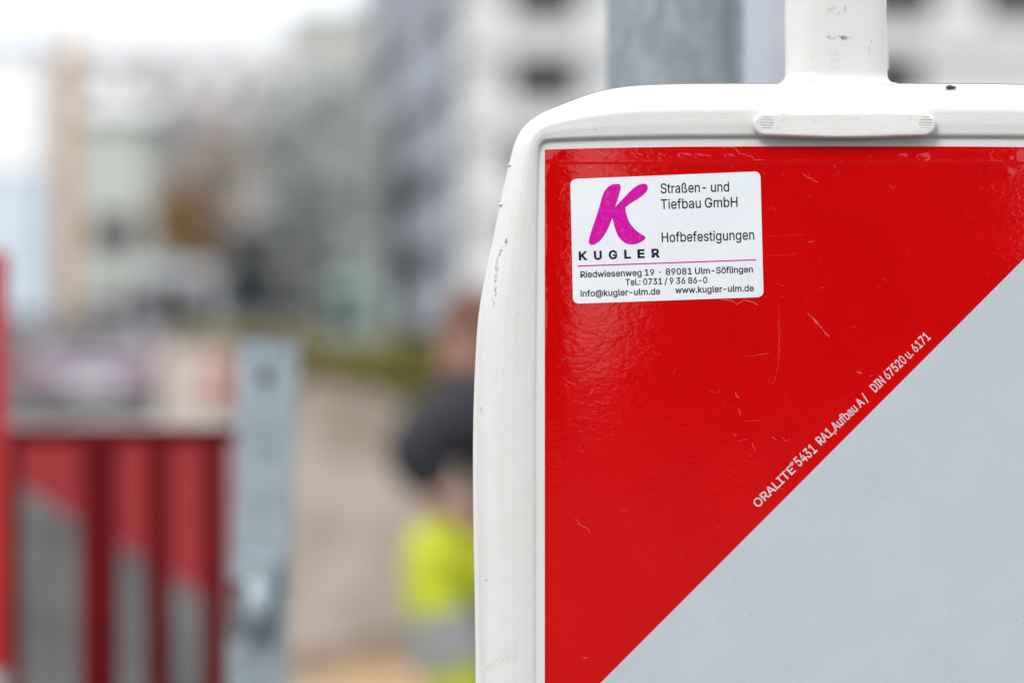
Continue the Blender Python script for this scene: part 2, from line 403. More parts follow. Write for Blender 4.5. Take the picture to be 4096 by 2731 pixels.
fb = thing('apartment_building', 'pale light grey slab block far behind the red roofed house', 'building')
b0, b1 = (X(250, 170), 170), (X(1190, 170), 170)
block(fb, [b0, b1, (b1[0], 182), (b0[0], 182)], Z(150, 170), M['wall_pale'], M['wall_pale'])
facade(fb, b0, b1, [], [(x, z, 1.2, 1.4) for x in (2, 5, 8, 11, 14) for z in (12.6, 15.4, 18.0)], M['parapet'])
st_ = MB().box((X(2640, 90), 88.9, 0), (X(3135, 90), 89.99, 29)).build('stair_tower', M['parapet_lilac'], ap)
# white pavilion at the left edge, wooden pole beside it
M['white_gloss'] = simple('bright_white_panel', (.90, .90, .89), .5, scale=1, var=.02)
M['pale_blue'] = simple('pale_blue_panel', (.62, .72, .82), .4, scale=1, var=.05)
pv = thing('site_cabin', 'white and pale blue stacked site cabin at the left edge behind the wooden pole', 'cabin', (0, 0, 0))
D = 38; xa, xb = X(-900, D), X(150, D)
def cabin_panel(name, py0, py1, m, y=0):
    MB().box((xa, D + y, Z(py1, D)), (xb, D + 2.4, Z(py0, D) - .02), bev=.02).build(name, m, pv)
cabin_panel('upper_panel', 190, 690, M['white_gloss'])
cabin_panel('lower_panel', 690, 1260, M['pale_blue'], .06)
MB().box((xa - .05, D - .1, Z(190, D) + .0), (xb + .05, D + 2.5, Z(150, D))).build('roof', M['pale_blue'], pv)
MB().box((xa, D + .1, 0), (xb, D + 2.3, Z(1260, D) - .02)).build('base_panel', M['roof_grey'], pv)
for k in range(5):
    xx = xa + (xb - xa) * (k + .5) / 5
    MB().box((xx - .015, D + .03, Z(1260, D)), (xx + .015, D + .058, Z(700, D))).build('panel_joint', M['frame'], pv)
M['wood'] = simple('orange_tan_timber', (.50, .29, .13), .7, scale=6, var=.15)
wp = thing('wooden_pole', 'thick orange tan timber pole rising behind the lilac grey car beside the white cabin', 'pole', (X(270, 36), 36, 0))
MB().tube([(0, 0, 0), (0, 0, 2.2), (.01, 0, 4.0), (.012, 0, Z(240, 36)), (.015, 0, Z(215, 36)), (.018, 0, Z(-80, 36))], [.14, .14, .135, .125, .075, .065], 20).build('shaft', M['wood'], wp, True)
MB().box((-.2, -.2, 0), (.2, .2, .12), bev=.02).build('base_collar', M['roof_grey'], wp)

# ------------------------------------------------------------------ trees, hedge
def leafy(name, label, c, rad, trunk_h, lm, n=2600, leaf=.13, seed=1, tr=.12, group=None, cat='tree', bark=None):
    rnd = random.Random(seed); t = thing(name, label, cat, (c[0], c[1], 0), 0, group)
    lob = []
    for _ in range(16):
        a = rnd.uniform(0, 6.28); e = rnd.uniform(-.9, 1); r = rnd.uniform(.35, .8)
        lob.append(Vector((math.cos(a) * rad[0] * r * math.sqrt(1 - e * e * .8), math.sin(a) * rad[1] * r * math.sqrt(1 - e * e * .8), e * rad[2] * .75)))
    cz = Vector((0, 0, c[2])); vs = []; fs = []
    for i in range(n):
        l = rnd.choice(lob); d = Vector((rnd.gauss(0, 1), rnd.gauss(0, 1), rnd.gauss(0, 1))) * .19
        p = l + Vector((d.x * rad[0], d.y * rad[1], d.z * rad[2])) + cz
        if p.z < .05: continue
        u = Vector((rnd.gauss(0, 1), rnd.gauss(0, 1), rnd.gauss(0, 1))).normalized(); v = u.orthogonal().normalized(); s = leaf * rnd.uniform(.6, 1.4)
        k = len(vs); vs += [p - u * s, p + v * s * .45, p + u * s, p - v * s * .45]; fs.append((k, k + 1, k + 2, k + 3))
    mesh('crown', vs, fs, lm, t)
    tm = MB(); top = c[2] + rad[2] * .3
    tm.tube([(0, 0, 0), (.03, 0, trunk_h * .5), (0, .04, trunk_h), (.05, 0, top)], [tr * 1.3, tr, tr * .85, tr * .3], 10)
    for l in lob[:9]:
        e = l + cz; tm.tube([(0, 0, trunk_h * .9), (e.x * .5, e.y * .5, (trunk_h + e.z) / 2 + .1), tuple(e)], [tr * .45, tr * .28, tr * .08], 6)
    tm.build('trunk', bark or M['bark'], t)
    return t
M['bark'] = simple('grey_bark', (.13, .12, .105), .9)
M['leaf_grey'] = simple('grey_green_leaves', (.40, .43, .415), .8, scale=.9, var=.2)
M['leaf_brown'] = simple('brown_autumn_leaves', (.27, .155, .06), .8, scale=3, var=.4)
M['leaf_taupe'] = simple('faded_taupe_leaves', (.33, .27, .22), .8, scale=3, var=.3)
M['leaf_olive'] = simple('olive_yellow_leaves', (.20, .17, .045), .8, scale=6, var=.35)
M['leaf_dark'] = simple('dark_evergreen_leaves', (.075, .085, .09), .8, scale=3, var=.4)
leafy('street_tree', 'broad grey green street tree in front of the grey beige flats', (X(1270, 62), 62, Z(700, 62)), (1.7, 1.3, 2.2), 2.4, M['leaf_grey'], 4200, .15, 3)
leafy('street_tree', 'narrow grey green tree against the slanting blue grey flats', (X(1455, 70), 70, Z(800, 70)), (.6, .7, 3.6), 1.6, M['leaf_grey'], 2200, .13, 5)
leafy('street_tree', 'brown autumn tree in front of the rose walled house', (X(735, 48), 48, Z(890, 48)), (.56, .6, .68), 1.6, M['leaf_brown'], 1900, .10, 8)
leafy('street_tree', 'faded taupe tree beside the brown autumn tree', (X(840, 52), 52, Z(740, 52)), (.9, .9, .9), 1.8, M['leaf_taupe'], 900, .10, 12)
leafy('evergreen_shrub', 'dark evergreen shrub between the white van and the mint van', (X(985, 50), 50, Z(1120, 50)), (.62, .6, .75), .6, M['leaf_dark'], 1500, .10, 15, cat='shrub')
leafy('evergreen_shrub', 'small dark shrub left of the mint green van', (X(1130, 56), 56, Z(1230, 56)), (.5, .5, .7), .5, M['leaf_dark'], 700, .09, 18, cat='shrub')
# clipped olive hedge: countless leaves on a twiggy core
def hedge(name, label, x0, x1, y, dep, h0, n, seed, m):
    rnd = random.Random(seed); t = thing(name, label, 'hedge', ((x0 + x1) / 2, y, 0)); L = (x1 - x0); vs = []; fs = []
    for i in range(n):
        p = Vector((rnd.uniform(-L / 2, L / 2), rnd.uniform(-dep / 2, dep / 2), 0)); hh = h0 * (1 + .10 * fbm(p.x * 1.3 + seed, p.y, 1.5))
        p.z = hh * (rnd.random() ** .6); u = Vector((rnd.gauss(0, 1), rnd.gauss(0, 1), rnd.gauss(0, 1))).normalized(); v = u.orthogonal().normalized(); s = .06 * rnd.uniform(.6, 1.5)
        k = len(vs); vs += [p - u * s, p + v * s * .5, p + u * s, p - v * s * .5]; fs.append((k, k + 1, k + 2, k + 3))
    mesh('foliage', vs, fs, m, t)
    st = MB()
    for i in range(int(L * 5)):
        x = -L / 2 + L * (i + .5) / int(L * 5); st.tube([(x, 0, 0), (x + rnd.uniform(-.08, .08), rnd.uniform(-.1, .1), h0 * .85)], [.012, .006], 5)
    tag(st.build('stem', M['bark'], t), kind='stuff')
hedge('hedge', 'olive yellow hedge behind the sand mound and grey post', X(1150, 20), X(2300, 20), 20, .7, 1.02, 12000, 4, M['leaf_olive'])
hedge('hedge', 'long thin olive hedge behind the cream bag further down the street', X(700, 34), X(1240, 34), 34, .7, 1.2, 7000, 9, M['leaf_olive'])

# ------------------------------------------------------------------ vehicles far down the street
M['tyre'] = simple('black_tyre_rubber', (.02, .02, .02), .8); M['rim_metal'] = simple('grey_wheel_rim', (.35, .36, .37), .4, .6)
q = NT('tail_lamp_red'); q.set(Base_Color=(.35, .01, .01), Roughness=.2); M['tail'] = q.m
q = NT('headlight_glass'); q.set(Base_Color=(.6, .6, .62), Roughness=.1); M['lamp'] = q.m
def vehicle(name, label, cat, loc, rz, W, L, H, belt, hood, bm_, van=False, tail=True):
    """seen end on: front axle at +y, rear faces the camera (local -y)"""
    t = thing(name, label, cat, loc, rz)
    def sec(y, zb, zt, wb, wt):      # rounded cross-section
        p = []
        for (sx, z, ww) in ((-1, zb, wb * .94), (-1, zb + .15, wb), (-1, min(belt, zt), wb), (-1, zt - .06, wt), (-.85, zt, wt)): p.append((sx * ww / 2, y, z))
        return p + [(-a, y_, c_) for a, y_, c_ in p[::-1]]
    if van: secs = [sec(0, .35, H * .97, W, W * .88), sec(.12, .25, H, W, W * .90), sec(L * .72, .25, H, W, W * .9), sec(L * .86, .25, belt + .1, W * .97, W * .86), sec(L * .97, .3, hood, W * .95, W * .85), sec(L, .38, hood * .8, W * .88, W * .8)]
    else: secs = [sec(0, .35, belt * .92, W * .92, W * .86), sec(.1, .25, belt, W, W * .9), sec(.45, .22, belt + .03, W, W * .85), sec(L * .27, .22, H * .98, W, W * .68), sec(L * .5, .22, H, W, W * .7), sec(L * .72, .22, hood + .02, W, W * .86), sec(L * .95, .24, hood * .86, W * .96, W * .8), sec(L, .36, hood * .7, W * .86, W * .76)]
    n = 10; vs = [p for s in secs for p in s]; fs = []
    for i in range(len(secs) - 1):
        for k in range(n): fs.append((i * n + k, i * n + (k + 1) % n, (i + 1) * n + (k + 1) % n, (i + 1) * n + k))
    fs += [tuple(range(n)), tuple(range((len(secs) - 1) * n, len(secs) * n))[::-1]]
    autosmooth(mesh('body', vs, fs, bm_, t), 40)
    if van:
        for sx in (-1, 1): MB().box((sx * W * .22 - W * .17, -.012, belt), (sx * W * .22 + W * .17, .02, H * .88), bev=.01).build('rear_window', M['glass'], t)
    else: mesh('rear_window', [(-W * .38, .13, belt + .03), (W * .38, .13, belt + .03), (W * .31, L * .27 - .03, H * .965), (-W * .31, L * .27 - .03, H * .965), (-W * .38, .3, belt - .1), (W * .38, .3, belt - .1)], [(0, 1, 2, 3), (0, 4, 5, 1)], M['glass'], t)
    for sx in (-1, 1):
        MB().box((sx * W * .42 - .08, -.03, belt - .35 if van else belt - .30), (sx * W * .42 + .08, .12, belt - .05 if van else belt - .12), bev=.015).build('tail_light', M['tail'], t)
        MB().box((sx * W * .36 - .12, L - .14, .55), (sx * W * .36 + .12, L + .01, .7), bev=.02).build('headlight', M['lamp'], t)
        MB().box((sx * (W / 2 + .07) - .07, L * .70, belt), (sx * (W / 2 + .07) + .07, L * .70 + .08, belt + .18), bev=.02).build('wing_mirror', bm_, t)
        for yy in (L * .18, L * .82):
            o = MB().tube([(sx * (W / 2 - .2), yy, .32), (sx * (W / 2 + .005), yy, .32)], .32, 20).build('wheel', M['tyre'], t)
            MB().tube([(sx * (W / 2 - .01), yy, .32), (sx * (W / 2 + .02), yy, .32)], .19, 16).build('wheel_rim', M['rim_metal'], o)
    MB().box((-.26, -.022, .45), (.26, .0, .56)).build('number_plate', M['white_gloss'], t)
    MB().box((-W * .46, -.05, .27), (W * .46, .05, .42), bev=.02).build('bumper', M['roof_grey'], t)
    return t
M['paint_mint'] = simple('mint_green_paint', (.33, .49, .44), .35, coat=.5, var=.05)
M['paint_white'] = simple('white_van_paint', (.56, .57, .58), .35, coat=.5, var=.05)
M['paint_lilac'] = simple('lilac_grey_paint', (.38, .31, .39), .3, .2, coat=.7, var=.06)
M['paint_dark'] = simple('dark_grey_paint', (.07, .075, .08), .3, coat=.6)
vehicle('delivery_van', 'mint green high roofed van parked beyond the olive hedge', 'van', (X(1385, 66), 66, 0), R(-4), 1.35, 4.6, 2.65, 1.35, 1.1, M['paint_mint'], True)
vehicle('delivery_van', 'white van parked in front of the brown autumn tree', 'van', (X(690, 44), 44, 0), R(3), 1.45, 4.4, 2.35, 1.25, 1.0, M['paint_white'], True)
vehicle('parked_car', 'lilac grey car behind the barrier fence at the left', 'car', (X(370, 32), 32, 0), R(6), 1.62, 4.0, 1.42, .92, .85, M['paint_lilac'])
vehicle('parked_car', 'dark grey car under the dark evergreen shrub', 'car', (X(1010, 42), 42, 0), R(-5), 1.6, 4.0, 1.5, .95, .9, M['paint_dark'])
# cream builder's bag filled with sand
M['bag'] = simple('cream_woven_bag', (.47, .40, .36), .85, scale=8, var=.06, bumpd=.002)
M['bag_pink'] = simple('faded_red_bag_print', (.52, .22, .18), .85)
bb = thing('builders_bag', 'cream woven bulk bag of sand on the pavement by the grey post', 'bag', (X(800, 21), 21, 0))
vs = []; fs = []; N = 32
for j, (z, s) in enumerate([(0, .86), (.05, .95), (.3, 1.04), (.6, 1.0), (.85, .95), (.98, .93), (.98, .86), (.9, .84)]):
    for i in range(N):
        t = 2 * math.pi * i / N; c_, s_ = math.cos(t), math.sin(t); e = .45
        vs.append((.31 * s * math.copysign(abs(c_) ** e, c_) , .31 * s * math.copysign(abs(s_) ** e, s_), z + .02 * math.sin(5 * t + j)))
for j in range(7):
    for i in range(N): fs.append((j * N + i, j * N + (i + 1) % N, (j + 1) * N + (i + 1) % N, (j + 1) * N + i))
mesh('sack', vs, fs, M['bag'], bb, True)
MB().ball((0, 0, .86), (.26, .26, .12), 20, 8).build('sand_fill', M['sand'], bb, True)
for sx in (-1, 1): MB().tube([(sx * .26, -.2, .95), (sx * .22, -.2, 1.06), (sx * .08, -.2, 1.07), (sx * .05, -.22, .98)], .013, 8).build('lifting_loop', M['bag'], bb, True)
MB().box((.1, -.342, .55), (.27, -.333, .86)).build('printed_patch', M['bag_pink'], bb)

# ------------------------------------------------------------------ crouching worker
def skin_chain(name, pts, edges, rads, m, parent, sub=2, root=0):
    me = bpy.data.meshes.new(name); me.from_pydata([tuple(p) for p in pts], edges, []); me.materials.append(m)
    o = bpy.data.objects.new(name, me); COL.objects.link(o); o.parent = parent
    bm = bmesh.new(); bm.from_mesh(me); lay = bm.verts.layers.skin.verify(); bm.verts.ensure_lookup_table()
    for v, r in zip(bm.verts, rads):
        v[lay].radius = (r, r) if not hasattr(r, '__len__') else r
    bm.verts[root][lay].use_root = True; bm.to_mesh(me); bm.free()
    md = o.modifiers.new('skin', 'SKIN'); md.use_smooth_shade = True
    s = o.modifiers.new('sub', 'SUBSURF'); s.levels = sub; s.render_levels = sub
    return o
M['skin'] = simple('skin', (.42, .23, .16), .55, scale=20, var=.08)
M['hair'] = simple('auburn_hair', (.12, .045, .022), .6, scale=90, var=.4)
M['shirt'] = simple('black_work_shirt', (.020, .020, .028), .85, scale=20, var=.2)
M['hivis'] = simple('fluorescent_yellow_cloth', (.50, .54, .02), .8, scale=15, var=.1)
M['tape'] = simple('grey_reflective_tape', (.35, .36, .35), .4)
M['boot'] = simple('black_work_boot', (.02, .018, .015), .6)
pe = thing('person', 'crouching worker in a black shirt and bright yellow trousers behind the beacon', 'person', (-.02, 6.0, 0))
J = dict(pel=(.16, .05, .42), sp1=(.13, .04, .58), chest=(.02, 0, .78), neck=(-.04, -.02, .90), head=(-.09, -.05, .985), crown=(-.085, -.04, 1.06),
         shL=(-.0, -.17, .83), elL=(-.20, -.26, .80), wrL=(-.24, -.18, .665), shR=(.02, .17, .83), elR=(-.18, .22, .77), wrR=(-.26, .12, .66),
         hiL=(.14, -.09, .42), knL=(-.17, -.19, .575), anL=(-.06, -.17, .10), toL=(-.24, -.19, .04),
         hiR=(.15, .11, .42), knR=(-.19, .18, .55), anR=(-.04, .17, .10), toR=(-.22, .2, .04))
J = {k: Vector(v) for k, v in J.items()}
J['elL'] = Vector((-.235, -.24, .785)); J['wrL'] = Vector((-.10, -.25, .675)); J['shL'] = Vector((-.06, -.18, .91)); J['chest'] = Vector((.02, 0, .82)); J['shR'] = Vector((-.02, .16, .90))
J['elR'] = Vector((-.20, .20, .80)); J['wrR'] = Vector((-.15, .10, .67)); J['knL'] = Vector((-.19, -.18, .62)); J['knR'] = Vector((-.20, .17, .60))
for k in ('neck', 'head', 'crown'): J[k] = J[k] + Vector((.045, 0, .025))
kk = list(J); ix = {k: i for i, k in enumerate(kk)}
E = [('pel', 'sp1'), ('sp1', 'chest'), ('chest', 'neck'), ('neck', 'head'), ('head', 'crown'), ('chest', 'shL'), ('shL', 'elL'), ('elL', 'wrL'), ('chest', 'shR'), ('shR', 'elR'), ('elR', 'wrR'),
     ('pel', 'hiL'), ('hiL', 'knL'), ('knL', 'anL'), ('anL', 'toL'), ('pel', 'hiR'), ('hiR', 'knR'), ('knR', 'anR'), ('anR', 'toR')]
Rr = dict(pel=.12, sp1=.115, chest=.145, neck=.055, head=.078, crown=.07, shL=.095, elL=.048, wrL=.027, shR=.085, elR=.048, wrR=.027, hiL=.09, knL=.062, anL=.042, toL=.035, hiR=.09, knR=.062, anR=.042, toR=.035)
skin_chain('body', [J[k] for k in kk], [(ix[a], ix[b]) for a, b in E], [Rr[k] for k in kk], M['skin'], pe)
def sub(name, ks, es, m, grow):
    i2 = {k: i for i, k in enumerate(ks)}
    return skin_chain(name, [J[k] for k in ks], [(i2[a], i2[b]) for a, b in es], [Rr[k] + grow for k in ks], m, pe)
J['elLs'] = J['shL'].lerp(J['elL'], .95); J['elRs'] = J['shR'].lerp(J['elR'], .95); Rr['elLs'] = Rr['elRs'] = .066; J['cuL'] = J['elL'].lerp(J['wrL'], .8); J['cuR'] = J['elR'].lerp(J['wrR'], .8); Rr['cuL'] = Rr['cuR'] = .036; J['nk'] = J['chest'].lerp(J['neck'], .7); Rr['nk'] = .07
kk2 = None
sub('shirt', ['sp1', 'pel', 'chest', 'nk', 'shL', 'elLs', 'shR', 'elRs', 'cuL', 'cuR'], [('elLs', 'cuL'), ('elRs', 'cuR'), ('sp1', 'pel'), ('sp1', 'chest'), ('chest', 'nk'), ('chest', 'shL'), ('shL', 'elLs'), ('chest', 'shR'), ('shR', 'elRs')], M['shirt'], .018)
J['anLs'] = J['knL'].lerp(J['anL'], .9); J['anRs'] = J['knR'].lerp(J['anR'], .9); Rr['anLs'] = Rr['anRs'] = .055
sub('trousers', ['pel', 'hiL', 'knL', 'anLs', 'hiR', 'knR', 'anRs'], [('pel', 'hiL'), ('hiL', 'knL'), ('knL', 'anLs'), ('pel', 'hiR'), ('hiR', 'knR'), ('knR', 'anRs')], M['hivis'], .026)
for s in 'LR':
    a = J['kn' + s].lerp(J['an' + s], .34); b = J['kn' + s].lerp(J['an' + s], .58)
    MB().tube([a, b], [.092, .088], 20, False).build('reflective_band', M['tape'], pe, True)
    t0, an = J['to' + s], J['an' + s]
    skin_chain('boot', [an + Vector((0, 0, .06)), an + Vector((.02, 0, -.035)), (an + t0) / 2 + Vector((0, 0, -.02)), t0 + Vector((0, 0, .01))], [(0, 1), (1, 2), (2, 3)], [.055, .055, .05, .045], M['boot'], pe)
    wr = J['wr' + s]; dr = (wr - J['el' + s]).normalized(); side = dr.cross(Vector((0, 0, 1))).normalized(); dn = dr.cross(side).normalized() * -1
    pts = [wr, wr + dr * .05, wr + dr * .085]; ed = [(0, 1), (1, 2)]; rd = [.026, (.038, .02), (.036, .018)]
    hd = skin_chain('hand', pts, ed, rd, M['skin'], pe)
    for fi, (off, ln) in enumerate(((-.028, .075), (-.010, .085), (.009, .08), (.027, .062))):
        b0_ = wr + dr * .08 + side * off; p1_ = b0_ + dr * ln * .45 + dn * .008; p2_ = p1_ + dr * ln * .25 + dn * .022; p3_ = p2_ + dr * ln * .08 + dn * .024
        skin_chain('finger', [b0_, p1_, p2_, p3_], [(0, 1), (1, 2), (2, 3)], [.010, .0095, .0085, .007], M['skin'], hd, 1)
    b0_ = wr + dr * .025 - side * .03; skin_chain('thumb', [b0_, b0_ + dr * .035 - side * .018, b0_ + dr * .062 - side * .02 + dn * .01], [(0, 1), (1, 2)], [.013, .011, .008], M['skin'], hd, 1)
# head details: face turned left and down, hair cap
hc = Vector((-.045, -.045, 1.045)); Mh = Matrix.Rotation(R(-24), 4, 'Y') @ Matrix.Rotation(R(25), 4, 'Z')
def hp(x, y, z): return tuple(hc + (Mh @ Vector((x, y, z))))
MB().ball(hc, (.098, .078, .118), 24, 16, Mh.to_3x3()).build('head', M['skin'], pe, True)
MB().tube([hp(-.095, 0, .02), hp(-.122, 0, -.015), hp(-.094, 0, -.025)], [.008, .014, .009], 8).build('nose', M['skin'], pe, True)
for s in (-1, 1):
    MB().ball(hp(-.083, s * .03, .018), .009, 10, 8).build('eye', M['hair'], pe, True)
    MB().ball(hp(.0, s * .08, -.005), (.02, .009, .032), 10, 8, Mh.to_3x3()).build('ear', M['skin'], pe, True)
MB().tube([hp(-.088, -.025, -.055), hp(-.099, 0, -.056), hp(-.088, .025, -.055)], .005, 6).build('mouth', M['bag_pink'], pe, True)
vs = []; fs = []; NU, NV = 32, 14
for j in range(NV):
    for i in range(NU):
        th = 2 * math.pi * i / NU; front = max(0, -math.cos(th)); lim = 1.95 - 1.0 * front; ph = lim * j / (NV - 1); k = 1.12 + .03 * math.sin(13 * th + 3 * j)
        vs.append(hp(.098 * k * math.sin(ph) * math.cos(th), .080 * k * math.sin(ph) * math.sin(th), .120 * k * math.cos(ph)))
for j in range(NV - 1):
    for i in range(NU): fs.append((j * NU + i, j * NU + (i + 1) % NU, (j + 1) * NU + (i + 1) % NU, (j + 1) * NU + i))
mesh('hair', vs, fs, M['hair'], pe, True)

# ------------------------------------------------------------------ grey hinge post with hole, bar fence, second beacon, red post
gp = thing('fence_post', 'galvanised square steel post with a round hole near its top', 'post', (0, 0, 0))
D = 2.15
tp = P(1082, 1362, D); bt = P(1027, 2731, D); ax = (tp - bt).normalized(); base = tp - ax * (tp.z / ax.z); gp.location = base
ax_rot = Vector((0, 0, 1)).rotation_difference(ax).to_matrix().to_4x4() @ Matrix.Rotation(R(-1), 4, 'Z')
gp.rotation_mode = 'QUATERNION'; gp.rotation_quaternion = ax_rot.to_quaternion()
Hh = tp.z / ax.z; hw = .0205
# tube walls: front wall with a real hole (ring of quads round it)
hz = Hh - .0310; hr = .0058; NN = 32; vs = []; fs = []
sqr = .0205
for k in range(NN):
    a = 2 * math.pi * (k + .5) / NN; c_, s_ = math.cos(a), math.sin(a); m_ = max(abs(c_), abs(s_))
    vs += [(hr * c_ - .001, -hw, hz + hr * s_), (sqr * c_ / m_, -hw, hz + sqr * s_ / m_), (hr * c_ - .001, -hw + .0025, hz + hr * s_)]
for k in range(NN):
    a = 3 * k; b = 3 * ((k + 1) % NN); fs += [(a, a + 1, b + 1, b), (a, b, b + 2, a + 2)]
fp = MB().add(vs, fs)
fp.box((-hw, -hw, hz + sqr), (hw, -hw + .0025, Hh)); fp.box((-hw, -hw, 0), (hw, -hw + .0025, hz - sqr))
fp.box((-hw - .003, -hw, 0), (-hw, hw, Hh)); fp.box((hw, -hw, 0), (hw + .003, hw, Hh)); fp.box((-hw, hw - .0025, 0), (hw, hw, Hh))
fp.build('tube', M['galv_post'], gp)
MB().box((-hw - .004, -hw - .001, Hh), (hw + .004, hw + .001, Hh + .0025), bev=.0008).build('cap', simple('dark_plastic_cap', (.10, .10, .12), .6), gp)
zl = Hh - (2225 - 1352) / F * D
MB().box((-.023, -hw - .012, zl - .017), (.017, -hw, zl + .005), bev=.002).build('latch_plate', M['galv_post'], gp)
MB().tube([(.002, -hw - .009, zl - .012), (.002, -hw - .009, zl - .060)], .0115, 20).build('latch_pin', M['galv_post'], gp, True)
MB().box((-.023, -hw - .006, zl - .058), (-.010, -hw - .001, zl - .016), bev=.001).build('hinge_tab', M['roof_grey'], gp)
MB().tube([(-.008, -hw - .003, zl - .075), (-.008, -hw - .006, zl - .075)], .005, 6).build('bolt', M['galv_post'], gp)
MB().box((-.16, -.10, -.001), (.14, .12, .04), bev=.01).build('foot', M['tyre'], gp)

M['red_bar'] = simple('dark_red_painted_steel', (.10, .001, .002), .75, spec=.12, scale=10, var=.15)
M['red_post'] = simple('bright_red_plastic', (.52, .006, .008), .4, scale=10, var=.1)
fn = thing('barrier_fence', 'dark red steel bar fence joined to the galvanised post', 'fence', (X(450, 2.55), 2.55, 0))
def lx(px, D=2.55): return X(px, D) - fn.location.x
for px, dz in ((20, 0), (405, 0), (645, 0), (868, 0), (-190, 0)):
    MB().tube([(lx(px), 0, .12), (lx(px - 12), 0, Z(1745, 2.55))], .012 if px > 500 else .019, 12).build('bar', M['red_bar'], fn, True)
MB().tube([(lx(-700), 0, Z(1738, 2.55)), (lx(950), -.0, Z(1738, 2.55))], .008, 12).build('top_rail', M['red_bar'], fn, True)
MB().tube([(lx(-700), 0, .12), (lx(950), 0, .12)], .008, 12).build('bottom_rail', M['red_bar'], fn, True)
MB().box((lx(-760), -.02, 0), (lx(-700), .02, Z(1700, 2.55)), bev=.003).build('end_post', M['red_bar'], fn)
rp = thing('barrier_post', 'bright red plastic post standing at the left edge', 'post', (X(-85, 2.3), 2.3, 0))
MB().box((-.024, -.024, .05), (.024, .024, Z(1000, 2.3)), bev=.006).build('shaft', M['red_post'], rp)
MB().box((-.12, -.12, 0), (.12, .12, .05), bev=.012).build('foot', M['tyre'], rp)
MB().box((-.0245, -.0245, .7), (.0245, .0245, .76), bev=.006).build('reflective_band', M['tape'], rp)

# ---- traffic beacon builder pieces
def clip(poly, a, b, c, keep_gt=True):     # keep a*x+b*z >= c
    out = []
    for i in range(len(poly)):
        p, q_ = poly[i], poly[(i + 1) % len(poly)]; dp, dq = a * p[0] + b * p[1] - c, a * q_[0] + b * q_[1] - c
        if dp >= 0: out.append(p)
        if dp * dq < 0: t = dp / (dp - dq); out.append((p[0] + t * (q_[0] - p[0]), p[1] + t * (q_[1] - p[1])))
    return out
M['foil_red2'] = simple('red_stripe_foil', (.32, .03, .035), .6, scale=20, spec=.2, var=.06)
M['foil_shade2'] = simple('shaded_white_stripe_foil', (.13, .13, .13), .6, scale=9, coat=0, var=.35)  # white stripes painted grey: their shade is put into the base colour
M['plastic2'] = simple('grey_white_plastic', (.40, .39, .38), .5)
D = 3.9
b2 = thing('traffic_beacon', 'blurred red and white striped beacon behind the dark red bar fence', 'traffic beacon', (X(480, D), D, 0))
hw2, z0, z1 = .17, .13, Z(1722, D)
MB().box((-hw2 - .012, .002, z0 - .02), (hw2 + .006, .04, z1 + .015), bev=.008).build('board', M['plastic2'], b2)
rect = [(-hw2, z0), (hw2, z0), (hw2, z1), (-hw2, z1)]
k2 = math.tan(R(31))
zc = Z(1925, D) ; x_ref = X(60, D) - b2.location.x; c_ref = zc + k2 * x_ref
for k in range(-1, 6):
    hi = c_ref - (k - 1) * .36 if k > -1 else 9; lo = c_ref - k * .36
    pl = clip(clip(rect, k2, 1, lo), -k2, -1, -(c_ref - (k - 1) * .36))
    if len(pl) > 2: MB().prism(pl, -.001, .0015).build('stripe', M['foil_red2'] if k % 2 == 0 else M['foil_shade2'], b2)
MB().box((-.2, -.13, 0), (.2, .13, .1), bev=.02).build('foot', M['tyre'], b2)
MB().box((-.03, .005, .1), (.03, .035, z0), bev=.004).build('stem', M['plastic2'], b2)

# ---- galvanised sign pole directly behind the beacon
D = 1.42
sp_ = thing('sign_pole', 'thick galvanised round pole directly behind the top of the beacon', 'pole', (X(2684, D), D, 0))
MB().tube([(0, 0, 0), (0, 0, 1.0), (0, 0, 2.0), (0, 0, 3.2)], .0362, 48).build('shaft', M['galv_pole'], sp_, True)
MB().tube([(.0365, -.018, .0), (.0365, -.018, 3.1)], .0022, 8).build('seam', M['galv_post'], sp_, True)
MB().ball((0, 0, 3.2), (.037, .037, .012), 24, 8).build('cap', M['tyre'], sp_, True)

# ------------------------------------------------------------------ THE BEACON
bk = thing('traffic_beacon', 'large white framed traffic beacon with red and silver diagonal foil and company sticker', 'traffic beacon', (CX, DB, 0))
ZB = .16      # bottom of the board
prs = [((1903, 2731), (2148, 2731)), ((1903, 1420), (2150, 1420)), ((1911, 1290), (2151, 1290)), ((1972, 960), (2153, 970)), ((2036, 660), (2156, 720)),
       ((2058, 575), (2157, 640)), ((2090, 510), (2159, 598)), ((2150, 462), (2172, 574)), ((2260, 412), (2240, 567)), ((2400, 362), (2400, 563)), ((2520, 342), (2520, 561)),
       ((2680, 334), (2680, 558)), ((2900, 332), (2900, 557)), ((3372, 332), (3372, 556))]
O = [((a[0] - 2048) / F * (DB + .015) - CX, CH - (a[1] - 1365.5) / F * (DB + .0155)) for a, b in prs]; I = [UZ(*b) for a, b in prs]
uo, ui = O[0][0], I[0][0]
O = [(uo * .80, ZB - .03), (uo * .95, ZB - .015), (uo, ZB + .03)] + O; I = [(ui * .80, ZB), (ui * .99, ZB + .002), (ui, ZB + .03)] + I
O = [(0, ZB - .03)] + O; I = [(0, ZB)] + I
full_O = O + [(-x, z) for x, z in O[-2:0:-1]]; full_I = I + [(-x, z) for x, z in I[-2:0:-1]]
TW = [0, 0, 0, 0] + [0, 0, 0, 0, .12, .3, .5, .75, 1, 1, 1, 1, 1, 1]; TW = TW + TW[-2:0:-1]
Pt = np.array([(a[0], a[1], b[0], b[1], t) for a, b, t in zip(full_O, full_I, TW)])
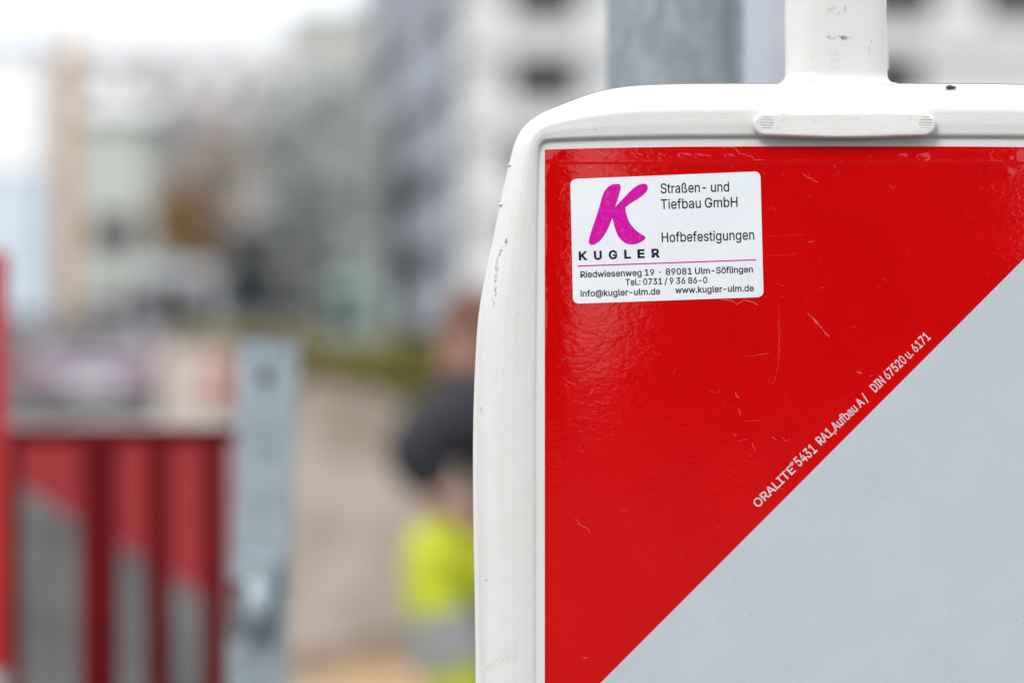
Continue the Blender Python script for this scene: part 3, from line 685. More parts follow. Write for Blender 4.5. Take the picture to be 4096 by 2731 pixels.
def resample(Pt, step):
    n = len(Pt); out = []
    for i in range(n):
        p0, p1, p2, p3 = Pt[(i - 1) % n], Pt[i], Pt[(i + 1) % n], Pt[(i + 2) % n]
        m = max(3, int(np.linalg.norm(p2[:2] - p1[:2]) / step))
        # centripetal-ish tangents limited by segment length
        d12 = np.linalg.norm(p2[:2] - p1[:2]); d01 = np.linalg.norm(p1[:2] - p0[:2]); d23 = np.linalg.norm(p3[:2] - p2[:2])
        m1 = d12 * ((p1 - p0) / d01 * d12 + (p2 - p1) / d12 * d01) / (d01 + d12); m2 = d12 * ((p2 - p1) / d12 * d23 + (p3 - p2) / d23 * d12) / (d12 + d23)
        for k in range(m):
            t = k / m; t2 = t * t; t3 = t2 * t
            out.append((2 * t3 - 3 * t2 + 1) * p1 + (t3 - 2 * t2 + t) * m1 + (-2 * t3 + 3 * t2) * p2 + (t3 - t2) * m2)
    return np.array(out)
RS = resample(Pt, .0022)
for i in range(4): RS[:, :2] = RS[:, :2] * .6 + np.roll(RS[:, :2], 1, 0) * .2 + np.roll(RS[:, :2], -1, 0) * .2
ts = np.unique(np.concatenate([np.linspace(0, .12, 14), np.linspace(.12, .88, 34), np.linspace(.88, 1, 16)]))
def prof(kx, ky):
    d = np.linspace(0, 1, 801); v = np.interp(d, kx, ky); ker = np.exp(-np.linspace(-2, 2, 25) ** 2); ker /= ker.sum()
    v2 = np.convolve(np.pad(v, 12, mode='edge'), ker, 'valid'); return np.interp(ts, d, v2)
pT = prof([0, .012, .05, .09, .25, .46, .52, .60, .80, .93, 1], [0, 0, 1.7, 2.2, 2.6, 2.5, 2.0, .6, -6, -11.3, -17.5])
pL = prof([0, .012, .05, .10, .22, .38, .55, .70, .82, .895, .925, .93, 1], [0, 0, 1.0, 1.5, 2.3, 2.6, 2.0, .4, -2.7, -6.8, -9, -12.0, -13.2])
vs = []; nP = len(RS); nT = len(ts)
for r in RS:
    w_ = r[4]; pr = (pT * w_ + pL * (1 - w_)) * .001
    for t, dd in zip(ts, pr): vs.append((r[2] + (r[0] - r[2]) * t, -dd, r[3] + (r[1] - r[3]) * t))
    for ins, dy in ((.0002, 16), (.0008, 20), (.004, 30), (.012, 38), (.02, 40)):
        c = np.array([0, (ZB + 1.16) / 2]); v = np.array(r[:2]) - c; n_ = np.sign(v) * ins * np.array([1, .7]); q_ = np.array(r[:2]) - n_
        vs.append((q_[0], dy * .001, q_[1]))
W_ = nT + 5; fs = []
for i in range(nP):
    j = (i + 1) % nP
    for k in range(W_ - 1): fs.append((i * W_ + k, i * W_ + k + 1, j * W_ + k + 1, j * W_ + k))
fs.append(tuple(i * W_ for i in range(nP))); fs.append(tuple(i * W_ + W_ - 1 for i in range(nP))[::-1])
body = mesh('board_body', vs, fs, M['rim'], bk)
bm = bmesh.new(); bm.from_mesh(body.data); bmesh.ops.recalc_face_normals(bm, faces=bm.faces[:])
for f in bm.faces: f.smooth = len(f.verts) == 4
bm.to_mesh(body.data); bm.free()
# mould flash nibs on the left seam
for (px, py) in ((2036, 652), (1998, 812), (2010, 850)):
    u, z = UZ(px, py); MB().ball((u + .0004, .0125, z), (.0013, .001, .0005), 8, 6).build('mould_flash', M['rim'], bk, True)

MB().tube([UZ3 for UZ3 in [(UZ(3545, 160)[0] + .0039, .0255, UZ(0, 160)[1]), (UZ(3548, 175)[0] + .0039, .0255, UZ(0, 175)[1]), (UZ(3550, 250)[0] + .0039, .0255, UZ(0, 250)[1]), (UZ(3545, 262)[0] + .0039, .0255, UZ(0, 262)[1])]], [.0002, .0006, .0005, .0002], 8).build('mould_flash', M['rim'], bk, True)
# handle post on top: superellipse sections flaring into the top of the board
vs = []; fs = []; N = 72
zt = Z(333, DB + .0255) - .0011; hwp = 205 * PXM; HB = .0160
secs = []
for a in np.linspace(0, 1, 12):
    f = .0048 * (1 - math.sin(a * math.pi / 2)); secs.append((zt + .0001 + .0050 * (1 - math.cos(a * math.pi / 2)), hwp + f, HB + f * .5))
secs = [(zt - .012, hwp + .0044, HB + .003)] + secs
for z_ in (.012, .02, .03, .045, .06, .08, .10, .118): secs.append((zt + z_, hwp - z_ * .004, HB))
secs += [(zt + .122, hwp - .002, HB - .002), (zt + .124, hwp - .006, HB - .006)]
for (z_, a_, b_) in secs:
    for k in range(N):
        t = 2 * math.pi * k / N; c_, s_ = math.cos(t), math.sin(t); e = .62
        x = a_ * math.copysign(abs(c_) ** e, c_); y = b_ * math.copysign(abs(s_) ** e, s_)
        vs.append((x + (3342 - 2048) / F * (DB + .0255) - CX + .00025 * math.sin(z_ * 900) * (abs(c_) > .9), y + .0255, z_))
for j in range(len(secs) - 1):
    for k in range(N): fs.append((j * N + k, j * N + (k + 1) % N, (j + 1) * N + (k + 1) % N, (j + 1) * N + k))
fs.append(tuple(range((len(secs) - 1) * N, len(secs) * N)))
hnd = mesh('handle_post', vs, fs, M['post'], bk, True)

# raised ridge on the top rim
def slot(xc, zc, hx, hz_, bow=0, n=20):
    p = []
    for k in range(n + 1): t = math.pi / 2 - math.pi * k / n; p.append((xc + hx - hz_ + hz_ * math.cos(t), zc + hz_ * math.sin(t)))
    m = 24
    for k in range(1, m): x = hx - hz_ - 2 * (hx - hz_) * k / m; p.append((xc + x, zc - hz_ - bow * math.cos(x / hx * math.pi * .5) ** 2))
    for k in range(n + 1): t = -math.pi / 2 - math.pi * k / n; p.append((xc - hx + hz_ + hz_ * math.cos(t), zc + hz_ * math.sin(t)))
    for k in range(1, m): x = -(hx - hz_) + 2 * (hx - hz_) * k / m; p.append((xc + x, zc + hz_ + bow * .2 * math.sin(x / hx * 5)))
    return p
uc, zc_ = 0.0, Z(495, DB - .007); vs = []; fs = []
rings = [(1.0, .001), (1.0, .0036), (.985, .0047), (.94, .0056), (.86, .0062), (.74, .0064)]
for (s, d) in rings:
    pl = slot(uc, zc_, 366 * PXM - 50 * PXM * (1 - s), 50 * PXM * s, .0009)
    for (x, z) in pl:
        back = max(0, (z - zc_) / (50 * PXM)) ** 2 * .0012; vs.append((x, -d + back, z))
n = len(pl)
for j in range(len(rings) - 1):
    for k in range(n): fs.append((j * n + k, j * n + (k + 1) % n, (j + 1) * n + (k + 1) % n, (j + 1) * n + k))
fs.append(tuple(range((len(rings) - 1) * n, len(rings) * n)))
rdg = mesh('moulded_ridge', vs, fs, M['bar'], bk)
bm = bmesh.new(); bm.from_mesh(rdg.data); bmesh.ops.recalc_face_normals(bm, faces=bm.faces[:])
for f in bm.faces: f.smooth = len(f.verts) == 4
bm.to_mesh(rdg.data); bm.free()
for pxc in (3060, 3694):
    for k in range(5):
        u, z = UZ(pxc, 471 + 11 * k); hwid = math.sqrt(max(1, 29 ** 2 - (11 * k - 24) ** 2)) * PXM
        MB().tube([(u - hwid, -.00635, z), (u + hwid, -.00635, z - .0002)], .00008, 6).build('grip_rib', M['bar'], rdg, True)
MB().box((-.03, .004, .09), (.03, .034, ZB - .028), bev=.004).build('stem', M['rim'], bk)
MB().box((-.40, -.2, 0), (.40, .2, .11), bev=.02).build('foot_plate', M['tyre'], bk)

# ---- foil: gently uneven sheets (real relief)
xl, xr = UZ(2179, 0)[0], -UZ(2179, 0)[0]
zbot = ZB + .012
bl = [(2560, 622, 7, 4), (2650, 624, 6, 4), (2745, 622, 16, 6), (2800, 624, 12, 5), (2830, 626, 8, 4), (2920, 624, 10, 5), (3608, 624, 9, 6), (3690, 628, 16, 11), (4066, 632, 24, 18),
      (3320, 1106, 14, 10), (3420, 1240, 14, 14), (3420, 1338, 10, 8), (3240, 962, 12, 6), (3395, 948, 6, 5), (3432, 1480, 9, 8), (3020, 1225, 16, 5), (3060, 1228, 12, 5), (4030, 690, 16, 12)]
bl = [(*UZ(a, b), c * PXM, d * PXM) for a, b, c, d in bl]
from mathutils import noise as mn
BLZ = UZ(0, 660)[1]
def fh(x, z):
    """how far the foil stands proud of the board, metres"""
    zt_ = UZ(0, 590)[1]; h = .00035
    dl = x - xl; dt = zt_ - z
    h += .00010 * mn.noise(Vector((x * 18, z * 14, .3))) + .00002 * mn.noise(Vector((x * 60, z * 75, 4.)))
    e = math.exp(-dl / .035)
    h += e * .00002 * mn.noise(Vector((x * 140, z * 420, 9.)))
    h += .00016 * math.exp(-((dt - .0062 - .0003 * mn.noise(Vector((x * 40, 0, 0)))) / .0006) ** 2)
    h -= .0004 * math.exp(-dl / .012) + .0002 * math.exp(-dt / .004)
    for (bx, bz, rx, rz) in bl:
        a = (x - bx) / rx; b = (z - bz) / rz
        if abs(a) < 3 and abs(b) < 3: h += (.00034 if bz > BLZ else .00010) * math.exp(-(a * a + b * b))
    return max(h, -.0000) + .00005
ztop0 = UZ(0, 586)[1]
def ztop(x): return ztop0 - 13 * PXM * (abs(x) / abs(xl)) ** 3
ud, zd = UZ(4096, 1035); cD = zd - ud                # diagonal z - x = cD
zs = list(np.arange(0, .0125, .0004)) + list(np.arange(.0125, ztop0 - (CH - .155), .0012)) + list(np.arange(ztop0 - (CH - .155) + .004, ztop0 - zbot, .008)) + [ztop0 - zbot]
def foil(name, m, lo, hi, ncol):
    """strip between z - x = lo(below) and z - x = hi(above) inside the foil rectangle"""
    vs = []; fs = []; rows = []
    for dz in zs:
        row = []; zc = ztop0 - dz
        xa = max(xl, zc - hi); xb = min(xr, zc - lo)
        if xb - xa <= 1e-5:
            if rows: break
            continue
        for k in range(ncol + 1):
            x = xa + (xb - xa) * k / ncol; z = min(zc, ztop(x)) - 0; z = zc - (ztop0 - ztop(x)) * max(0, 1 - dz / .03)
            row.append(len(vs)); vs.append((x, -fh(x, z), z))
        rows.append(row)
    for a, b in zip(rows[:-1], rows[1:]):
        for k in range(ncol): fs.append((a[k], b[k], b[k + 1], a[k + 1]))
    return mesh(name, vs, fs, m, bk, True)
SW = .20 * math.sqrt(2)
foil('red_foil_stripe', M['red_foil'], cD, 9, 300)
foil('silver_foil_stripe', M['grey_foil'], cD - SW, cD, 200)
k = 1
while cD - SW * k > zbot - xr:
    foil('red_foil_stripe' if k % 2 else 'silver_foil_stripe', M['red_foil'] if k % 2 else M['grey_foil'], cD - SW * (k + 1), cD - SW * k, 60); k += 1

# ---- scratches in the foil, thin raised ribbons
sc = []
def C1(p): return (1880 + .9438 * p[0], .9438 * p[1])
def C3(p): return (2900 + .5422 * p[0], 1250 + .5422 * p[1])
for pl, w_ in (([(535, 640), (565, 652), (590, 666), (620, 648)], 2.0), ([(430, 704), (450, 722), (478, 726), (500, 712), (532, 704)], 1.8), ([(375, 704), (405, 702), (436, 705)], 1.4),
               ([(1060, 624), (1120, 625), (1142, 650), (1195, 664), (1206, 680), (1250, 678)], 2.2), ([(1410, 735), (1425, 752), (1452, 760), (1475, 776)], 2.2), ([(1430, 1325), (1470, 1370), (1490, 1395), (1525, 1425)], 2.6),
               ([(1062, 1270), (1112, 1274), (1130, 1292), (1160, 1270), (1190, 1278), (1222, 1292)], 2.0), ([(1232, 725), (1250, 735), (1244, 745)], 1.6), ([(1320, 745), (1332, 738)], 3.0), ([(1430, 1024), (1452, 1026), (1462, 1016)], 2.2),
               ([(1245, 1087), (1385, 1076)], .4), ([(1245, 1000), (1420, 996)], .4), ([(1306, 1290), (1313, 1400), (1308, 1560)], .45), ([(1540, 700), (1552, 712)], 1.8), ([(1690, 660), (1702, 670)], 2.0), ([(1775, 780), (1790, 800), (1802, 790)], 1.3)):
    sc.append(([C1(p) for p in pl], w_))
for pl, w_ in (([(640, 30), (662, 55), (690, 84), (716, 112)], 3), ([(730, 140), (750, 168), (772, 184)], 4), ([(390, 30), (396, 200), (390, 400), (368, 500), (320, 540)], .6), ([(78, 580), (84, 612), (104, 630)], 2.6), ([(102, 948), (125, 938), (172, 935)], 2),
               ([(345, 915), (385, 942)], 1.8), ([(420, 918), (440, 940), (462, 952)], 1.6), ([(130, 800), (265, 796)], .6), ([(60, 880), (75, 905), (90, 890)], 1.8), ([(100, 700), (112, 755)], 1.8), ([(200, 960), (215, 1010), (235, 1030)], 1.6), ([(400, 1285), (438, 1305)], 2.2), ([(930, 110), (962, 100)], 2.0), ([(970, 432), (1012, 448)], 3.5), ([(1060, 470), (1090, 460)], 2.5), ([(140, 325), (330, 300)], .7)):
    sc.append(([C3(p) for p in pl], w_))
sc.append(([(2300, 2070), (2320, 2098), (2352, 2112), (2358, 2130)], 2.2)); sc.append(([(2330, 2630), (2352, 2628)], 2.4)); sc.append(([(2374, 1552), (2358, 1585)], 2))
rnd = random.Random(21)
for i in range(90):
    px = rnd.uniform(2200, 4080); py = rnd.uniform(610, 2700)
    if px + py > 4990: continue
    a = rnd.uniform(0, 6.28); ln = rnd.uniform(3, 16) if i % 5 else rnd.uniform(20, 50)
    sc.append(([(px, py), (px + ln * .5 * math.cos(a), py + ln * .5 * math.sin(a)), (px + ln * math.cos(a + .5), py + ln * math.sin(a + .5))], rnd.uniform(.6, 1.3) if ln < 18 else .6))
vs = []; fs = []
for pl, w_ in sc:
    pts = []
    for a, b in zip(pl[:-1], pl[1:]):
        L = math.hypot(b[0] - a[0], b[1] - a[1]); m = max(1, int(L / 8))
        for k in range(m): t = k / m; pts.append((a[0] + (b[0] - a[0]) * t + rnd.uniform(-1.5, 1.5), a[1] + (b[1] - a[1]) * t + rnd.uniform(-1.5, 1.5)))
    pts.append(pl[-1])
    for i, p in enumerate(pts):
        a = pts[max(0, i - 1)]; b = pts[min(len(pts) - 1, i + 1)]; dx, dy = b[0] - a[0], b[1] - a[1]; L = math.hypot(dx, dy) or 1
        ww = w_ * .42 * (.35 + .9 * rnd.random()) * (.3 if i in (0, len(pts) - 1) else 1)
        for s in (-1, 1):
            u, z = UZ(p[0] - dy / L * ww * s, p[1] + dx / L * ww * s); vs.append((u, -fh(u, z) - .00004, z))
        if i: k = len(vs); fs.append((k - 4, k - 3, k - 1, k - 2))
tag(mesh('scratch_marks', vs, fs, M['scratch'], bk), 'fine pale cracks and scuffs in the red foil', kind='stuff')

# ---- company sticker with logo and lettering
CO = [(2281, 717), (3041, 686), (3054, 1188), (2292, 1215)]
def SQ(a, b):
    p = [(1 - a) * (1 - b), a * (1 - b), a * b, (1 - a) * b]
    return (sum(w * c[0] for w, c in zip(p, CO)), sum(w * c[1] for w, c in zip(p, CO)))
out = []; rx, ry = 24 / 760, 24 / 500
for (cx_, cy_, a0) in ((1 - rx, ry, -90), (1 - rx, 1 - ry, 0), (rx, 1 - ry, 90), (rx, ry, 180)):
    for k in range(9): t = R(a0 + 90 * k / 8); out.append((cx_ + rx * math.cos(t), cy_ + ry * math.sin(t)))
dense = []
for i in range(len(out)):
    a, b = out[i], out[(i + 1) % len(out)]; m = max(1, int(math.hypot((b[0] - a[0]) * 760, (b[1] - a[1]) * 500) / 12))
    for k in range(m): dense.append((a[0] + (b[0] - a[0]) * k / m, a[1] + (b[1] - a[1]) * k / m))
vs = []; fs = []; n = len(dense); NR = 36
for j in range(NR):
    s = 1 - j / NR
    for (a, b) in dense:
        u, z = UZ(*SQ(.5 + (a - .5) * s, .5 + (b - .5) * s)); vs.append((u, -fh(u, z) - .00013, z))
u, z = UZ(*SQ(.5, .5)); vs.append((u, -fh(u, z) - .00013, z))
for j in range(NR - 1):
    for k in range(n): fs.append((j * n + k, j * n + (k + 1) % n, (j + 1) * n + (k + 1) % n, (j + 1) * n + k))
for k in range(n): fs.append(((NR - 1) * n + k, (NR - 1) * n + (k + 1) % n, NR * n))
stk = mesh('sticker', vs, fs, M['sticker'], bk, True)
def C2(p): return (2240 + .3699 * p[0], 650 + .3699 * p[1])

# glyph outlines: (advance, closed loops of x,y), outer loops clockwise, holes anticlockwise, 1/1000 size
GLYPHS = {
  ',': (188, [[38,-119,68,71,137,71,84,-119]]),
  '-': (453, [[337,244,337,188,114,188,114,244]]),
  '.': (188, [[95,-4,78,-1,63,9,53,24,50,41,53,59,63,73,78,83,95,87,113,83,128,73,138,59,141,41,138,24,128,9,113,-1]]),
  '/': (249, [[235,533,71,-76,14,-76,178,533]]),
  '0': (453, [[227,-7,174,1,130,24,95,62,69,113,53,178,48,254,53,330,69,395,95,447,130,484,174,508,227,516,279,508,323,484,358,447,384,395,400,330,405,254,400,178,384,113,359,62,323,24,279,1],[227,50,261,56,290,74,313,103,330,144,340,194,344,254,340,314,330,365,313,405,290,435,261,453,227,460,192,453,163,435,140,405,123,365,113,314,109,254,113,194,123,144,140,103,163,74,192,56]]),
  '1': (453, [[76,0,76,55,391,55,391,0],[276,509,276,0,212,0,212,448,209,448,86,358,86,427,198,509]]),
  '2': (453, [[64,0,64,47,234,229,282,282,299,305,311,327,318,348,320,371,317,397,308,419,293,436,273,449,250,457,224,460,196,457,172,447,153,433,139,413,130,390,127,362,66,362,71,405,86,442,111,473,143,496,182,511,225,516,268,511,306,497,337,474,361,445,376,411,381,372,378,345,371,318,357,290,336,259,306,223,267,180,153,60,153,57,389,57,389,0]]),
  '3': (453, [[218,-7,173,-3,133,10,98,30,70,57,52,91,44,132,109,132,115,107,126,87,144,71,165,59,191,52,219,50,248,53,275,61,297,74,315,93,325,116,329,145,326,172,316,196,299,217,275,234,242,244,201,248,157,248,157,299,288,448,288,452,70,452,70,509,372,509,372,461,211,278,211,289,264,288,308,276,344,253,371,222,387,186,393,145,387,103,370,66,344,36,309,12,266,-2]]),
  '4': (453, [[40,105,40,158,247,509,311,509,109,166,109,163,413,163,413,105],[282,0,282,121,282,146,282,318,343,318,343,0]]),
  '5': (453, [[221,-7,178,-2,140,11,108,32,83,60,66,93,60,130,122,130,127,108,138,89,154,73,173,60,196,52,221,50,250,53,276,64,298,82,314,104,324,131,328,162,324,193,314,221,297,244,275,262,248,273,218,277,192,275,167,268,145,258,128,246,67,253,96,509,366,509,366,452,151,452,134,301,136,301,155,315,178,325,203,331,229,334,263,330,294,321,321,306,345,285,364,260,379,231,388,199,391,163,385,117,369,76,343,41,309,15,268,-1]]),
  '6': (453, [[226,-7,182,-1,142,15,109,40,84,74,69,115,64,162,68,199,80,239,102,285,137,340,252,509,322,509,151,261,145,261,154,275,165,288,179,299,196,307,214,312,235,314,278,309,316,295,346,271,370,240,384,201,389,157,384,112,368,73,343,39,310,14,271,-2],[226,48,254,52,279,63,299,79,314,101,324,128,327,157,324,187,314,213,299,235,279,251,254,262,226,265,198,262,174,252,153,235,138,214,128,188,125,158,128,128,138,102,153,79,174,63,198,52]]),
  '7': (453, [[97,0,323,448,323,452,62,452,62,509,391,509,391,449,165,0]]),
  '8': (453, [[226,-7,178,-2,136,11,101,33,74,62,57,96,52,135,55,166,65,195,81,220,101,241,125,256,153,265,153,267,119,282,93,308,76,342,70,380,75,417,90,450,114,477,146,498,184,511,226,516,269,511,306,498,337,477,361,450,377,417,382,380,376,342,359,308,333,282,300,267,300,265,327,256,351,241,372,220,387,195,397,166,401,135,395,96,378,62,352,33,317,11,275,-2],[226,49,258,52,285,60,307,74,323,91,333,113,337,139,333,165,322,189,305,208,283,223,256,232,226,235,196,232,169,223,147,208,130,189,119,165,115,139,119,113,129,91,145,74,167,60,195,52],[226,290,252,292,274,300,293,313,307,330,316,351,319,376,316,399,308,420,294,437,275,449,252,457,226,460,200,457,177,449,159,437,145,420,136,399,133,376,136,351,145,330,159,313,178,300,201,292]]),
  '9': (453, [[226,516,271,510,310,494,343,468,368,434,384,393,389,347,385,309,373,270,350,224,315,168,200,0,130,0,301,248,307,248,299,234,287,221,273,210,257,202,238,196,218,195,175,199,137,214,106,237,83,269,68,307,64,352,69,397,85,436,110,469,143,494,182,510],[226,460,199,457,174,446,154,429,138,407,129,381,125,352,129,322,138,295,154,274,174,257,199,247,226,243,254,247,279,257,299,273,314,295,324,321,327,350,324,381,314,407,299,429,279,446,254,457]]),
  ':': (188, [[95,-4,78,-1,63,9,53,24,50,41,53,59,63,73,78,83,95,87,113,83,128,73,138,59,141,41,138,24,128,9,113,-1],[95,271,78,274,63,284,53,299,50,316,53,334,63,349,78,359,95,362,113,359,128,349,138,334,141,316,138,299,128,284,113,274]]),
  '@': (676, [[355,-135,284,-130,221,-114,167,-88,122,-53,87,-8,61,46,45,109,40,179,46,248,61,309,87,363,123,408,167,444,220,470,281,486,349,492,415,486,472,469,522,442,562,407,594,366,617,319,631,268,635,215,634,178,631,142,625,107,615,76,599,49,579,28,551,15,517,11,497,12,476,17,457,24,441,36,429,50,423,68,420,68,408,48,388,30,361,17,326,13,285,18,251,35,224,62,204,96,192,137,188,182,193,226,207,265,228,297,257,322,291,338,330,343,360,340,385,331,404,319,416,306,419,306,419,335,474,335,474,110,476,91,485,74,499,63,518,59,540,63,557,76,568,97,576,127,580,166,581,215,577,259,567,301,548,339,523,373,490,402,450,424,402,438,347,442,292,438,242,424,199,402,164,372,135,334,115,289,102,236,98,178,102,119,115,66,135,21,165,-17,201,-46,246,-68,298,-81,357,-85,385,-84,412,-80,458,-69,489,-59,504,-107,464,-120,411,-131,383,-134],[329,65,359,68,382,78,400,95,412,118,419,148,422,185,419,221,411,249,399,269,381,282,358,289,331,292,305,288,283,277,265,260,252,239,244,213,242,185,244,154,251,125,262,101,279,81,301,69]]),
  'A': (480, [[16,0,201,509,276,509,463,0,395,0,287,302,264,372,232,478,245,478,213,371,191,302,85,0],[110,142,110,199,370,199,370,142]]),
  'D': (502, [[219,0,96,0,96,57,215,57,272,63,318,81,354,110,379,149,394,198,399,255,394,312,379,361,354,399,320,428,275,446,221,452,93,452,93,509,225,509,294,501,353,478,385,455,412,426,433,391,455,329,462,255,455,181,433,119,411,83,384,54,351,31,291,8],[125,509,125,0,60,0,60,509]]),
  'E': (419, [[60,0,60,509,372,509,372,452,125,452,125,286,355,286,355,229,125,229,125,57,375,57,375,0]]),
  'G': (520, [[269,-7,205,1,149,25,104,64,69,116,47,179,40,254,47,329,69,393,103,445,149,484,203,508,265,516,304,513,340,504,374,489,403,469,429,445,449,416,465,384,474,349,408,349,399,372,387,393,373,411,356,427,337,439,315,448,291,454,265,456,222,450,183,432,150,404,125,364,109,314,103,254,109,194,125,145,151,105,184,76,224,59,269,53,309,57,345,71,374,93,396,123,410,160,415,202,434,199,283,199,283,256,478,256,478,200,471,141,451,91,419,50,377,19,326,0]]),
  'H': (517, [[60,0,60,509,125,509,125,289,392,289,392,509,457,509,457,0,392,0,392,232,125,232,125,0]]),
  'I': (300, [[31,0,31,57,118,57,118,452,31,452,31,509,269,509,269,452,183,452,183,57,269,57,269,0]]),
  'K': (467, [[104,145,104,216,139,261,174,303,212,344,364,509,448,509,231,276,228,276],[60,0,60,509,125,509,125,334,124,225,125,193,125,0],[372,0,188,259,228,309,449,0]]),
  'L': (393, [[60,0,60,509,125,509,125,57,361,57,361,0]]),
  'N': (523, [[60,0,60,509,136,509,343,183,363,151,388,107,414,55,405,54,401,108,399,157,399,195,399,509,463,509,463,0,387,0,202,290,177,331,148,381,108,452,119,454,122,384,124,328,125,291,125,0]]),
  'O': (533, [[267,-7,205,1,150,25,105,63,70,115,48,179,40,254,48,329,70,393,105,445,150,484,205,508,267,516,329,508,384,484,429,445,464,393,486,329,493,254,486,179,464,115,429,63,384,25,329,1],[267,53,310,59,349,76,383,105,408,144,425,194,430,254,425,314,408,365,383,404,349,433,310,450,267,456,223,450,184,433,151,404,125,364,109,314,103,254,109,194,125,144,151,105,184,76,223,59]]),
  'R': (449, [[60,0,60,509,236,509,290,504,333,489,367,465,390,433,405,395,409,352,405,309,390,271,367,240,333,217,289,203,236,198,96,198,96,255,234,255,269,258,298,267,319,281,334,300,342,324,345,352,342,380,334,405,319,425,298,440,269,449,233,452,125,452,125,0],[353,0,230,229,303,229,428,0]]),
  'S': (447, [[224,-9,172,-4,128,9,91,31,64,60,46,96,38,137,104,137,110,110,123,88,142,71,166,59,194,52,224,49,257,52,286,60,311,74,329,92,341,114,346,139,342,161,332,179,316,193,296,205,272,214,245,222,184,239,128,260,86,289,67,313,56,341,52,372,58,413,75,448,102,476,138,498,180,511,227,516,275,511,316,498,351,476,377,449,394,415,401,378,337,378,326,412,302,437,267,453,225,459,194,456,167,448,145,435,129,418,118,398,115,376,119,352,131,334,148,319,169,308,191,300,212,293,264,279,312,264,336,252,359,238,379,220,395,198,405,171,408,139,403,99,386,64,360,34,323,11,278,-4]]),
  'T': (449, [[32,452,32,509,417,509,417,452,257,452,257,0,193,0,193,452]]),
  'U': (517, [[259,-8,203,-2,154,15,114,43,85,80,66,124,60,173,60,509,124,509,124,178,128,144,141,113,160,87,187,68,220,56,259,52,298,56,331,68,357,87,377,113,389,144,393,178,393,509,457,509,457,173,451,124,433,80,403,43,363,15,315,-2]]),
  'a': (389, [[160,-9,126,-5,94,5,68,22,48,45,35,73,30,108,34,138,43,161,58,179,78,193,100,203,125,211,178,220,234,227,252,230,265,235,273,243,276,255,276,257,273,279,267,297,256,311,240,322,220,329,196,331,171,329,149,322,132,313,118,301,107,288,100,274,41,291,57,322,79,346,104,364,133,375,163,382,194,384,215,383,239,379,263,372,286,360,306,343,322,320,333,290,337,251,337,0,277,0,277,52,272,52,264,38,252,25,236,12,215,1,190,-6],[170,45,202,49,228,59,248,74,263,93,272,115,276,138,276,190,270,186,259,182,231,176,200,171,175,168,154,164,134,159,117,150,103,139,95,124,92,105,94,87,102,72,114,61,130,52,149,47]]),
  'b': (424, [[229,-8,198,-5,172,4,153,17,138,31,118,59,112,59,112,0,53,0,53,509,114,509,114,319,118,319,137,346,152,360,171,373,197,381,229,384,274,378,313,361,345,332,370,293,385,245,390,189,385,133,370,84,346,45,313,16,274,-2],[220,47,253,51,279,66,301,88,316,117,325,151,328,189,325,227,316,261,301,290,280,311,253,325,220,330,188,325,161,312,140,291,125,263,116,229,113,189,116,150,125,115,140,86,162,65,188,51]]),
  'd': (424, [[195,-8,151,-2,111,16,79,45,55,84,39,133,34,189,39,245,55,293,79,332,112,361,151,378,196,384,228,381,253,373,272,360,287,346,306,319,311,319,311,509,372,509,372,0,313,0,313,59,307,59,287,31,272,17,252,4,227,-5],[205,47,236,51,263,65,284,86,299,115,309,150,312,189,309,229,300,263,284,291,263,312,237,325,205,330,172,325,145,311,124,290,108,261,99,227,96,189,99,151,109,117,124,88,145,66,172,51]]),
  'e': (404, [[212,-8,161,-2,117,16,82,46,56,85,40,132,34,187,39,242,55,290,81,329,115,359,157,378,205,384,236,382,266,374,294,361,319,341,341,315,357,282,368,242,371,194,371,169,75,169,75,221,338,221,310,202,307,237,298,269,283,294,263,314,237,326,205,330,173,326,146,313,125,294,109,270,99,241,96,211,96,178,100,139,110,106,128,80,151,61,179,50,212,46,234,48,254,53,271,61,285,73,297,88,306,105,365,91,353,63,335,39,311,19,283,4,249,-5]]),
  'f': (254, [[228,379,228,327,6,327,6,379],[81,0,81,432,84,461,96,486,113,505,135,519,161,527,187,530,207,529,222,527,243,521,227,468,215,472,195,474,171,470,154,460,145,443,142,419,142,0]]),
  'g': (425, [[207,-151,168,-148,134,-140,105,-127,82,-110,64,-91,51,-69,101,-41,122,-66,136,-78,154,-88,178,-95,207,-97,249,-92,282,-75,298,-58,308,-34,311,-6,311,68,306,68,287,41,272,28,252,16,227,8,195,5,152,10,113,27,80,53,55,90,39,136,34,191,39,246,55,293,80,332,112,361,152,378,196,384,228,382,253,373,273,360,288,346,308,319,313,319,313,379,372,379,372,-9,367,-54,350,-90,324,-117,291,-136,251,-147],[205,59,237,63,264,75,285,95,300,121,309,154,312,193,309,231,300,264,285,291,264,312,237,325,205,330,172,325,145,312,124,290,109,262,99,229,96,193,99,155,109,123,124,96,145,76,172,63]]),
  'i': (167, [[53,0,53,379,114,379,114,0],[84,443,67,446,54,455,44,468,41,483,44,499,54,512,67,521,84,524,100,521,114,512,123,499,126,483,123,468,114,455,100,446]]),
  'k': (381, [[110,137,110,212,121,212,284,379,360,379,184,199,177,199],[53,0,53,509,114,509,114,0],[294,0,148,186,191,229,372,0]]),
  'l': (189, [[139,-2,101,3,74,20,58,47,53,84,53,509,114,509,114,99,115,77,120,62,130,54,146,52,160,53,170,54,181,3,162,-1]]),
  'm': (610, [[53,0,53,379,112,379,112,295,108,295,118,323,132,346,151,363,172,376,195,384,219,386,257,380,287,361,309,331,321,295,312,295,322,321,337,343,357,361,381,375,407,383,437,386,468,383,497,372,522,354,541,328,553,296,557,255,557,0,496,0,496,254,490,289,473,313,447,326,419,330,395,328,374,320,358,307,345,290,338,270,335,247,335,0,274,0,274,260,269,288,253,311,229,326,199,330,178,328,158,320,140,307,126,289,117,266,114,238,114,0]]),
